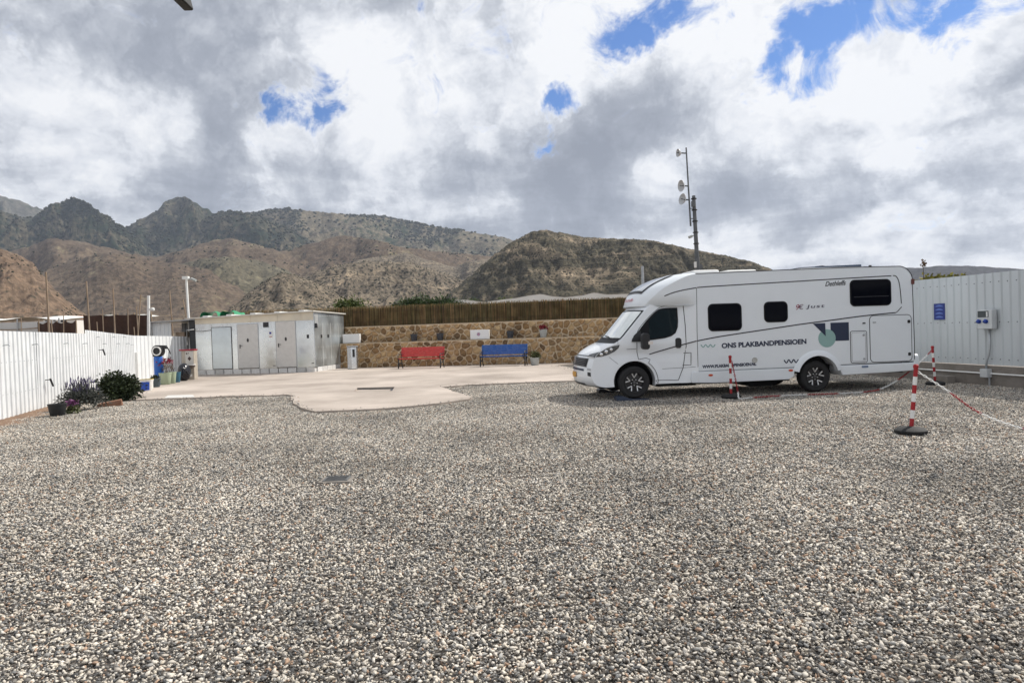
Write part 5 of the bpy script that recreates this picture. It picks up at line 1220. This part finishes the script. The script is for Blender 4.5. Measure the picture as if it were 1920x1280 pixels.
leaves('foliage', M_leafA, t, shell((0, 0, .36), (.24, .24, .28), seed=6), 330, .09, 6, .35)
# along the left fence
p = G(276, 732.5, PZ); t = pot('paint_bucket', p, .19, .36, M_whitepl, 'white bucket with a blue panel and yellow rim by the left fence', 'bucket', soil=False)
m = MB(); n = 14
m.add([((.172+.03*z)*math.cos(a), (.172+.03*z)*math.sin(a), .03+z*.26) for z in (0, 1) for a in [R(-150+110*k/n)-t.rotation_euler.z for k in range(n+1)]], [(k, k+1, k+n+2, k+n+1) for k in range(n)]); m.build('blue_panel', flat('bucket_blue', (.012, .07, .42), .45, var=.2), t, fixn=False)
m = MB(); m.lathe([(.17, .355), (.2, .358), (.2, .372), (.17, .372)], (0, 0, 0), 22, 'z', False); m.build('rim', flat('rim_yellow', (.55, .42, .08), .5), t)
p = G(258, 731, PZ); MB()
o = MB().box(p.x-.30, p.x+.25, p.y, p.y+.5, PZ, .36).build('white_crate', M_whitepl, bevel=.01); tag(o, 'low white box on the pad edge next to the blue-panelled bucket', 'box')
p = G(292, 725.5, PZ); t = pot('flower_pot', p, .165, .30, flat('grey_blue_pot', (.06, .085, .10), .6), 'dark grey pot in front of the blue drum'); leaves('plant', M_leafD, t, shell((0, 0, .30), (.16, .16, .14), seed=8), 150, .08, 8, .35)
p = G(310.5, 720.5, PZ); t = pot('flower_pot', p, .21, .42, M_sage, 'wide sage green pot of red leaved plants by the left fence')
leaves('stems', M_twig, t, lambda q: (Vector((q.uniform(-.1, .1), q.uniform(-.1, .1), .36+q.uniform(0, .30))), Vector((0, 0, 1.6))), 60, .2, 9, .05); leaves('red_foliage', M_flR, t, shell((.02, 0, .78), (.26, .22, .14), seed=10), 85, .08, 10, .35)
p = G(322, 718.5, PZ); t = pot('flower_pot', p, .17, .42, M_sage, 'narrow sage green pot behind the wide green one')
leaves('red_foliage', M_flR, t, shell((0, 0, .80), (.16, .16, .12), seed=11), 40, .08, 11, .35); leaves('stems', M_twig, t, lambda q: (Vector((q.uniform(-.07, .07), q.uniform(-.07, .07), .36+q.uniform(0, .32))), Vector((0, 0, 1.6))), 40, .2, 12, .05)
p = G(331, 716.5, PZ); t = pot('bucket', p, .16, .38, M_teal, 'teal bucket next to the sage green pots', 'bucket')
# blue drum with hose reel
p = G(292, 722, PZ)+Vector((-.05, .35, 0)); t = thing('hose_stand', 'bright blue upright drum carrying a black hose reel by the left fence', 'hose stand', p)
m = MB(); m.lathe([(.15, 0), (.155, .02), (.155, .30), (.16, .31), (.155, .33), (.155, .62), (.16, .64), (.155, .66), (.155, .97), (.14, 1.0), (0, 1.0)], (0, 0, 0), 24); m.build('drum', flat('drum_blue', (.008, .10, .42), .4, var=.1), t, auto=40)
hr = MB(); rr = [(.0, -.10), (.19, -.10), (.21, -.08), (.21, .08), (.19, .10), (0, .10)]; hr.lathe(rr, (.02, -.02, 1.20), 26, 'y'); hr.hexa([(.1, -.08, 1.25), (.34, -.06, 1.27), (.34, .06, 1.27), (.1, .08, 1.25), (.1, -.08, 1.40), (.30, -.05, 1.39), (.30, .05, 1.39), (.1, .08, 1.40)]); hr.box(-.16, -.02, -.08, .08, 1.0, 1.12); hr.build('hose_reel', M_black, t, auto=40)
m = MB(); m.lathe([(.125, -.135), (.165, -.135), (.165, -.112), (.125, -.112)], (.02, -.02, 1.20), 26, 'y', False); m.build('reel_ring', M_whitepl, t, auto=40)
m = MB(); m.tube([(.33, 0, 1.33), (.40, .0, 1.20), (.44, 0, 1.08)], .022, 7); m.build('hose_nozzle', M_black, t)
m = MB(); m.tube([(.19, -.08, .98), (.24, -.10, .7), (.22, -.1, .35), (.24, -.09, .0)], .010, 6); m.build('hose', M_steel, t)
# black water butt / reel lump and service pillar
p = G(337, 714.5, PZ)+Vector((.05, .25, 0)); t = thing('black_hose_reel', 'shiny black bagged hose reel between the pots and the service pillar', 'hose reel', p)
m = MB(); m.grid(lambda s, q: Vector((.25*math.sin(math.pi*(.06+.94*q))*math.cos(2*math.pi*s)*(1+.08*math.sin(5*s*6.28+q*9)), .25*math.sin(math.pi*(.06+.94*q))*math.sin(2*math.pi*s), .34-.34*math.cos(math.pi*(1-q))*(-1)*1.0)), 24, 12); m.build('cover', mat('black_bag', (.012, .013, .018), .2, var=.1), t, smooth=True)
m = MB(); m.tube([(.12, -.22, .45), (.22, -.22, .38), (.28, -.18, .25)], .022, 7); m.build('hose', M_black, t); m = MB(); m.tube([(.1, -.24, .52), (.16, -.24, .48), (.2, -.22, .52)], .014, 6); m.build('handle', M_whitepl, t)
p = G(351, 712, PZ); t = thing('service_pillar', 'beige water service pillar with red top and small basin by the shed', 'service pillar', p, .12)
MB().box(-.18, .28, 0, .42, 0, 1.14).build('column', mat('pillar_beige', (.40, .36, .30), .7, var=.1), t, bevel=.01)
MB().box(-.03, .26, -.012, .0, .55, 1.12).build('front_plate', flat('pillar_plate', (.55, .53, .49), .5), t)
MB().box(-.26, .30, -.03, .44, 1.142, 1.19).build('top', flat('pillar_red', (.30, .012, .03), .5), t, bevel=.008)
m = MB(); m.hexa([(.05, -.016, .83), (.12, -.016, .74), (.12, -.011, .74), (.05, -.011, .83), (.12, -.016, .92), (.19, -.016, .83), (.19, -.011, .83), (.12, -.011, .92)]); m.build('diamond_mark', flat('diamond_brown', (.06, .035, .03), .5), t)
m = MB(); m.box(.0, .05, -.016, -.011, 1.0, 1.06); m.box(.09, .11, -.016, -.011, 1.02, 1.07); m.build('mark', flat('diamond_brown', (.06, .035, .03)), t)
m = MB(); m.lathe([(0, .42), (.08, .44), (.15, .51), (.17, .58), (.15, .58), (.12, .52), (0, .50)], (.20, -.14, 0), 20); m.build('basin', flat('basin_brown', (.10, .08, .07), .4), t, auto=50)
m = MB(); m.lathe([(.14, .58), (.18, .58), (.18, .605), (.14, .605)], (.20, -.14, 0), 20, 'z', False); m.build('basin_rim', M_whitepl, t); MB().box(.10, .20, -.012, .0, .12, .22).build('label_plate', M_whitepl, t)

# bushes in front of the left fence
p = G(155, 769); t = thing('lavender_bush', 'grey green lavender bush with purple spikes against the white fence', 'bush', (p.x, p.y, .02))
leaves('foliage', M_leafL, t, shell((0, 0, .22), (.50, .42, .40), seed=21, clumps=24), 2600, .085, 21, .14)
def spike(q):
    a = q.uniform(0, 6.28); r_ = q.uniform(0, .40); return Vector((r_*math.cos(a), r_*math.sin(a), .42+q.uniform(-.05, .25)*(1.2-r_))), Vector((.5*math.cos(a)*r_*2, .5*math.sin(a)*r_*2, 2.6))
leaves('flower_spikes', M_flP, t, spike, 170, .15, 22, .10); leaves('stems', M_leafL, t, lambda q: (spike(q)[0]-Vector((0, 0, .16)), Vector((0, 0, 3))), 260, .22, 23, .03)
p = G(224, 752); t = thing('green_bush', 'dense dark green rounded bush against the white fence', 'bush', (p.x, p.y, .02))
leaves('foliage', M_leafD, t, shell((0, 0, .22), (.60, .50, .62), seed=24, clumps=40, inner=.2), 5200, .085, 24, .32)
m = MB(); rg = random.Random(3)
for k in range(9): a = rg.uniform(0, 6.28); m.tube([(0, 0, 0), (.15*math.cos(a), .15*math.sin(a), .25), (.38*math.cos(a), .33*math.sin(a), .42+rg.uniform(0, .2))], [.02, .014, .006], 5)
m.build('stem', M_twig, t)
p = G(108, 781); t = pot('flower_pot', Vector((p.x, p.y, .02)), .185, .27, flat('black_pot', (.02, .021, .023), .6), 'black plastic pot beside the lavender'); 
p = G(133, 777); t = thing('small_plant', 'small plant with purple flowers between the black pot and the lavender', 'plant', (p.x, p.y, .02))
leaves('foliage', M_leafA, t, shell((0, 0, .06), (.17, .15, .14), seed=26), 220, .06, 26, .35); leaves('flowers', leaf_mat('flower_mauve', (.12, .03, .10), (.25, .09, .22)), t, shell((-.02, .05, .22), (.15, .12, .10), seed=27), 120, .045, 27, .45)
p = G(206, 763); o = MB(); o.hexa([(-.30, -.06, .0), (.28, -.03, .0), (.30, .07, .0), (-.28, .08, .0), (-.27, -.045, .07), (.27, -.01, .17), (.26, .06, .17), (-.24, .06, .09)]); o = o.build('wood_log', mat('red_wood', (.22, .10, .06), .9, c2=(.36, .20, .13), vs=6, bump=.5, stretch=(1, 6, 6)), bevel=.02); o.location = (p.x, p.y, .02); o.rotation_euler = (0, 0, .3); tag(o, 'split reddish wood log lying between the two bushes', 'log')
# strip of reddish earth at the fence foot
mb = MB(); rg = random.Random(9); ed = []
for k in range(26): s = k/25; y = 11.2+12.5*s; x = yard_left(y)+.2; ed.append((x, y, .9+.35*rg.uniform(-1, 1)))
mb.add([(x, y, .045) for x, y, w in ed]+[(x+w, y, .012) for x, y, w in ed], [(k, k+26, k+27, k+1) for k in range(25)]); struct(mb.build('soil_strip', mat('red_soil', (.13, .075, .045), .95, c2=(.24, .155, .10), vs=5, bump=.8, bs=30), fixn=True))

# ---- beyond the left fence: canes, posts, screens, greenhouse, house
def pole(name, ut, vt, ub, vb, y, r_, m_, lab, cat='pole', group=None):
    a, b = AT(ut, vt, y), AT(ub, vb, y); k = (b.z+.05)/(a.z-b.z); f = b+(b-a)*k; m = MB(); m.cyl(f-f, a-f, r_*1.1, r_*.85, n=8); o = m.build(name, m_, auto=40); o.location = f; tag(o, lab, cat, group); return o, a
labs = ['tallest weathered cane pole standing beyond the fence', 'tall cane pole in front of the dark screen beside its open end', 'tall cane pole in front of the middle of the dark screen', None]
canes = [(86, 510, 92, 620, 24, .05, labs[0]), (162, 527, 168, 620, 27, .045, labs[1]), (212, 541, 215.5, 622, 27, .04, labs[2]), (264, 552, 259, 624, 29, .04, 'slanting pole crossing another one before the dark screen'), (255.5, 574, 259, 624, 29.3, .035, 'short pole leaning onto the slanting pole before the dark screen'),
         (192, 579, 194, 622, 30, .03, 'short thin stake between the two tall canes at the dark screen'), (181.5, 603, 183, 622, 30, .03, 'stubby reddish stake before the dark screen'), (119, 585, 119.5, 622, 33, .03, 'grey stake before the low brown screen'), (39.5, 594, 40, 620, 33, .03, 'grey stake in front of the white greenhouse'), (96, 600, 98, 622, 31, .035, 'reddish stake beside the tallest cane'),
         (239.5, 578, 240.5, 622, 31, .03, 'thin pale stake before the right part of the dark screen'), (318, 544, 322, 600, 36, .055, 'thick pale wooden pole rising behind the lean-to'), (343, 561, 350, 600, 34, .045, 'slanting plank pole beside the white camera post'), (251, 613, 252, 624, 30, .03, 'short reddish stake at the right end of the dark screen'), (72.5, 597, 73, 622, 33, .035, 'grey stake at the left end of the low brown screen')]
for c in canes: pole('wooden_pole', *c[:5], c[5]*.72, M_wood, c[6], 'pole', 'poles beyond the left fence')
def headed(u, v, u2, v2, y, r_, lab, side=1):
    a, b = AT(u, v, y), AT(u2, v2, y); k = (b.z)/(a.z-b.z); f = b+(b-a)*k; t = thing('camera_post', lab, 'camera post', f, 0, 'white posts by the shed'); top = a-f
    m = MB(); m.cyl((0, 0, 0), top, r_, n=12); m.build('post', M_whitepl, t, auto=40); return t, top
t, q = headed(349, 519, 354, 600, 32.2, .052, 'tall white post with a security camera rising behind the shed')
m = MB(); m.box(q.x-.16, q.x+.12, q.y-.1, q.y+.1, q.z-.12, q.z+.02); m.build('top_box', M_whitepl, t, bevel=.01); m = MB(); m.bar((q.x+.1, q.y, q.z-.08), (q.x+.3, q.y-.05, q.z-.14), .06, .06); m.cyl((q.x+.26, q.y-.05, q.z-.10), (q.x+.5, q.y-.1, q.z-.20), .06, n=12); m.build('camera', M_ltgrey, t, auto=40)
t, q = headed(278.5, 554, 278.5, 626, 30.5, .06, 'slim white post with a round lamp beside the lean-to')
m = MB(); m.lathe([(0, -.08), (.07, -.06), (.09, 0), (.07, .06), (0, .08)], (q.x+.18, q.y-.05, q.z-.62), 14); m.bar((q.x, q.y, q.z-.6), (q.x+.15, q.y-.05, q.z-.6), .04, .04); m.build('lamp', M_whitepl, t, auto=40)
M_net = mat('brown_netting', (.035, .018, .012), .95, c2=(.065, .032, .022), vs=2, bump=.4, bs=8)
def screen(ua, ub, v, y0, y1, lab, sag=.06):
    a, b = AT(ua, v[0], y0), AT(ub, v[1], y1); t = thing('netting_screen', lab, 'screen', (a.x, a.y, 0), math.atan2(b.y-a.y, b.x-a.x)); ln = math.hypot(b.x-a.x, b.y-a.y)
    m = MB(); m.grid(lambda s, q: Vector((s*ln, .04*math.sin(s*23)+.03*math.sin(q*5+s*9), (a.z+(b.z-a.z)*s-sag*abs(math.sin(s*math.pi*4)))*q)), 60, 8); m.v += [(p[0], p[1]+.02, p[2]) for p in m.v]; k = len(m.v)//2; m.f += [tuple(i+k for i in f[::-1]) for f in m.f]; m.build('netting', M_net, t, smooth=True, fixn=False)
    for k in range(5): x = ln*k/4; m = MB(); m.cyl((x, .05, 0), (x, .05, a.z+.02), .035, n=8); m.build('post', M_wood, t)
    return t
screen(157, 282, (591, 589), 34, 33, 'tall dark brown netting screen beyond the white fence', .03)
screen(71, 141, (604, 601), 40, 39, 'lower dark brown netting screen beside the greenhouse', .12)
M_film = mat('greenhouse_film', (.66, .65, .61), .5, c2=(.80, .79, .76), vs=.6, bump=.3, bs=2)
gh = thing('greenhouse', 'long low greenhouse of white plastic film behind the left fence', 'greenhouse', (-50, 46, 0))
mb = MB(); mb.grid(lambda s, q: Vector((s*20.4, q*14, 3.42+.45*q+.10*math.sin(s*31)+.05*math.sin(q*17+s*11))), 60, 12); mb.build('roof_film', M_film, gh, smooth=True, fixn=False)
mb = MB(); mb.grid(lambda s, q: Vector((s*19.6, .05*math.sin(s*60), 3.2*q)), 80, 4); mb.build('side_film', mat('film_grey', (.48, .49, .49), .5, c2=(.60, .61, .61), vs=.5), gh, smooth=True, fixn=False)
for k in range(8): m = MB(); m.cyl((k*2.8, -.06, 0), (k*2.8, -.06, 3.4), .05, n=8); m.build('post', M_steel, gh)
m = MB(); m.tube([(k*.7, -.08, 2.75+.04*math.sin(k)) for k in range(29)], .03, 6); m.build('rail', M_wood, gh)
a = AT(80, 588, 150); hs = thing('white_house', 'far white flat roofed house with an orange tiled end beyond the greenhouse', 'house', (a.x, 150, 0)); M_hw = flat('house_wall', (.72, .70, .66), .8)
for x0, x1, h in ((0, 1.8, 7.35), (1.8, 3.4, 7.9), (3.4, 5.4, 7.5), (5.4, 7.3, 7.15)): MB().box(x0+.01, x1-.01, 0, 4, 0, h).build('wall', M_hw, hs)
for x in (.5, 2.3, 3.9, 4.7): MB().box(x, x+.5, -.03, .02, 6.5, 7.05).build('window', M_black, hs)
m = MB(); m.hexa([(5.2, -.3, 7.1), (7.5, -.3, 7.1), (7.5, 4, 7.1), (5.2, 4, 7.1), (5.4, 1.5, 7.9), (7.4, 1.5, 7.9), (7.4, 2.2, 7.9), (5.4, 2.2, 7.9)]); m.build('roof', flat('roof_tile', (.40, .19, .10), .8, var=.2), hs)

# ---- beyond the stone wall: greenhouse roofs, shrubs, mast
def gh_roof(u0, u1, prof, y, lab):
    a = AT(u0, 575, y); t = thing('greenhouse', lab, 'greenhouse', (a.x, y, 0), 0, 'greenhouses beyond the brushwood'); b = AT(u1, 575, y); w = b.x-a.x; 
    hz = lambda s: AT(u0+(u1-u0)*s, lerp_table(prof, u0+(u1-u0)*s), y).z
    mb = MB(); mb.grid(lambda s, q: Vector((w*s, 16*q, hz(s)-.25*math.sin(q*3.1)+.04*math.sin(s*60)*math.sin(q*12))), 70, 10); mb.build('roof_film', M_film, t, smooth=True, fixn=False)
    mb = MB(); mb.grid(lambda s, q: Vector((w*s, .02, (hz(s)-.005)*q)), 70, 2); mb.build('side_film', M_film, t, smooth=True, fixn=False)
    for k in range(6): m = MB(); m.cyl((w*k/5, .1, 0), (w*k/5, .1, hz(k/5)-.05), .05, n=6); m.build('post', M_steel, t)
gh_roof(832, 912, [(832, 567), (850, 562), (872, 561.5), (900, 565), (912, 566)], 48, 'small white plastic greenhouse top showing over the brushwood screen')
gh_roof(915, 1240, [(915, 565), (960, 559.5), (1000, 553), (1014, 551), (1040, 555.5), (1060, 557), (1090, 554), (1115, 548.5), (1140, 552), (1180, 550.5), (1240, 551)], 52, 'long white plastic greenhouse roof with peaks above the brushwood screen')
M_leafT = leaf_mat('tree_leaf', (.020, .042, .012), (.065, .11, .030)); M_leafY = leaf_mat('yellow_leaf', (.10, .11, .02), (.30, .26, .04)); M_leafB = leaf_mat('bush_leaf', (.05, .08, .02), (.13, .16, .045))
def shrub(u, v, y, rx, rz_, n, m_, lab, seed, size=.16, name='shrub', group='shrubs beyond the brushwood', narrow=.28, clumps=20):
    c = AT(u, v, y); t = thing(name, lab, 'shrub', (c.x, y, 0), 0, group); leaves('crown', m_, t, shell((0, 0, c.z-rz_), (rx, rx*.8, rz_), seed=seed, clumps=clumps, inner=.15), n, size, seed, narrow)
    m = MB(); rg = random.Random(seed)
    m.cyl((0, 0, -.05), (0, 0, c.z-rz_), .10, .05, n=7)
    for k in range(6): a_ = rg.uniform(0, 6.28); m.tube([(0, 0, (c.z-rz_)*.6), (rx*.3*math.cos(a_), rx*.3*math.sin(a_), c.z-rz_), (rx*.6*math.cos(a_), rx*.5*math.sin(a_), c.z-rz_*.5)], [.05, .03, .012], 5)
    m.build('trunk', M_twig, t)
shrub(655, 553, 38, 1.0, .9, 1500, M_leafB, 'rounded yellow green shrub over the brushwood right behind the shed', 31)
for i, (u, v, w) in enumerate(((768, 552, 1.0), (795, 549, 1.1), (825, 550, 1.0), (850, 552, .9))): shrub(u, v, 44, w, 1.0, 1300, M_leafT, 'dark green feathery shrub in the row behind the brushwood screen', 33+i, .24, narrow=.12)
shrub(882, 554, 50, 1.0, .9, 700, M_leafT, 'small green shrub between the two greenhouse tops', 40, .2, narrow=.15); shrub(950, 553, 56, 1.1, .9, 600, M_leafB, 'pale green shrub peeping behind the long greenhouse roof', 41, .2)
def ofence(u, v, y, rx, rz_, n, lab, seed): shrub(u, v, y, rx, rz_, n, M_leafY, lab, seed, .14, 'shrub', 'shrubs behind the right fence', .4, 16)
ofence(1757, 511, 21, .55, .42, 420, 'yellow green leafy shrub top right above the fence panel with the blue notice', 51); ofence(1795, 512, 21, .45, .36, 300, 'smaller yellow leafed shrub top over the fence beyond the notice', 52); ofence(1728, 519, 21, .30, .30, 160, 'low yellow shrub tip over the fence beside the motorhome tail', 53)
a = AT(1731, 495, 20); t = thing('tall_weed', 'single bare stem with a leafy tip sticking up above the fence', 'plant', (a.x, 20, 0)); m = MB(); m.tube([(.05, 0, 0), (.02, 0, 1.5), (.0, 0, a.z)], [.02, .014, .008], 5); m.build('stem', M_twig, t); leaves('leaves', M_twig, t, lambda q: (Vector((q.uniform(-.06, .06), q.uniform(-.05, .05), a.z+q.uniform(-.1, .08))), Vector((0, 0, 1))), 26, .09, 55, .4)

# mast
ym = 34.0
def mp(u, v, y=ym): return AT(u, v, y)
b0 = mp(1308, 505); b1 = mp(1300.5, 367); k = b0.z/(b1.z-b0.z); base = b0+(b0-b1)*k; base.z = 0
mast = thing('antenna_mast', 'tall grey antenna mast with three dishes behind the motorhome', 'mast', base)
W = lambda *p: [q-base for q in p]
M_mast = mat('mast_grey', (.13, .14, .15), .6, metal=.3, var=.2); M_dish = flat('dish_grey', (.50, .52, .54), .5)
m = MB(); q = W(b1)[0]; m.cyl((0, 0, 0), q*.62, .16, .12, n=12); m.cyl(q*.62, q, .11, .085, n=12); m.build('pole', M_mast, mast, auto=40)
m = MB(); a, c = W(mp(1295, 424), mp(1286.5, 277)); m.cyl(a, c, .045, .035, n=8); m.build('antenna_pipe', M_mast, mast, auto=40)
for v in (391, 410):
    m = MB(); a, c = W(mp(1293, v), mp(1302.5, v)); m.bar(a, c, .04, .04); m.build('bracket', M_mast, mast)
for k_ in range(5): m = MB(); z = q*(.70+.07*k_); m.lathe([(.135, -.02), (.145, 0), (.135, .03)], z, 12); m.build('clamp', M_black, mast)
m = MB(); a = W(mp(1299.5, 382))[0]; m.box(a.x-.12, a.x+.05, a.y-.2, a.y-.08, a.z-.18, a.z+.1); m.build('junction_box', M_mast, mast, bevel=.01)
for (u, v, r_, ax) in ((1276.5, 287, .20, (-.98, -.18, .0)), (1282, 348.5, .29, (-.96, -.28, -.05)), (1284, 374.5, .28, (-.92, -.36, .15))):
    c, w_ = W(mp(u, v), mp(u+9, v+.5)); d_ = Vector(ax).normalized(); m = MB(); prof_ = [(0, -.02), (r_*.35, .0), (r_*.7, .06), (r_, .15), (r_, .165), (r_*.7, .075), (r_*.3, .015), (.0, .0)]
    m.lathe(prof_, (0, 0, 0), 24); qr = d_.to_track_quat('Z', 'Y'); m.v = [tuple(c+qr @ Vector(p)) for p in m.v]; dd = m.build('dish', M_dish, mast, auto=50)
    m = MB(); m.cyl(c+d_*.02, w_, .035, n=8); m.cyl(c-d_*.0, c+d_*.22, .02, n=6); m.build('dish_arm', M_mast, dd)
m = MB(); a, c = W(mp(1306, 440), mp(1293, 444)); m.cyl(a, c, .03, n=8); m.lathe([(0, -.06), (.07, 0), (0, .06)], a, 10); m.cyl(c+Vector((.12, 0, .03)), c+Vector((-.05, 0, -.03)), .07, n=10); m.build('camera', M_ltgrey, mast, auto=40)
m = MB(); a = W(mp(1304, 496, 33.7))[0]; m.box(a.x-.05, a.x+.06, a.y, a.y+.1, a.z-.15, a.z+.14); m.build('white_sensor', M_whitepl, mast, bevel=.01)
m = MB(); a = W(mp(1313.5, 500))[0]; m.box(a.x-.08, a.x+.08, a.y-.05, a.y+.1, a.z-1.5, a.z+.12); m.build('cabinet', M_mast, mast)
pole('steel_post', 1204.5, 499, 1206, 560, 33, .075, M_steel, 'plain grey steel post behind the brushwood screen near the motorhome cab', 'post')

# street lamp whose head hangs into the top of the view
hd = AT(334, -3, 5.0); t = thing('yard_lamp', 'dark lamp head on a long arm high above the gravel yard', 'lamp', (-3.4, -1.6, 0))
q = Vector((hd.x+3.4, hd.y+1.6, hd.z))
m = MB(); m.cyl((0, 0, 0), (0, 0, 3.9), .06, .045, n=12); m.build('post', M_mast, t, auto=40)
m = MB(); m.tube([(0, 0, 3.9), (.05, .4, 4.25), (q.x*.6, q.y*.6, q.z+.12), (q.x-.02, q.y-.15, q.z+.10)], .03, 8); m.build('arm', M_mast, t, smooth=True)
m = MB(); m.prism([(-.055, .10), (-.045, .0), (-.02, -.028), (.035, -.028), (.048, -.02), (.02, .10)], lambda a, b, d: (q.x+a, q.y+d, q.z+b), -.14, .14); m.build('lamp_head', flat('lamp_dark', (.02, .018, .014), .5), t, bevel=.006)

# ---- air between the viewer and the mountains
hz = MB().box(-3200, 3200, -60, 3600, -2.0, 640).build('haze', None); hz['kind'] = 'stuff'
hm = bpy.data.materials.new('haze_air'); hm.use_nodes = True; nt = hm.node_tree; nt.nodes.clear(); out = nt.nodes.new('ShaderNodeOutputMaterial'); pv = nt.nodes.new('ShaderNodeVolumePrincipled')
pv.inputs['Color'].default_value = (.72, .82, 1.0, 1); pv.inputs['Density'].default_value = .000095; pv.inputs['Anisotropy'].default_value = .2; nt.links.new(pv.outputs[0], out.inputs['Volume']); hz.data.materials.append(hm)
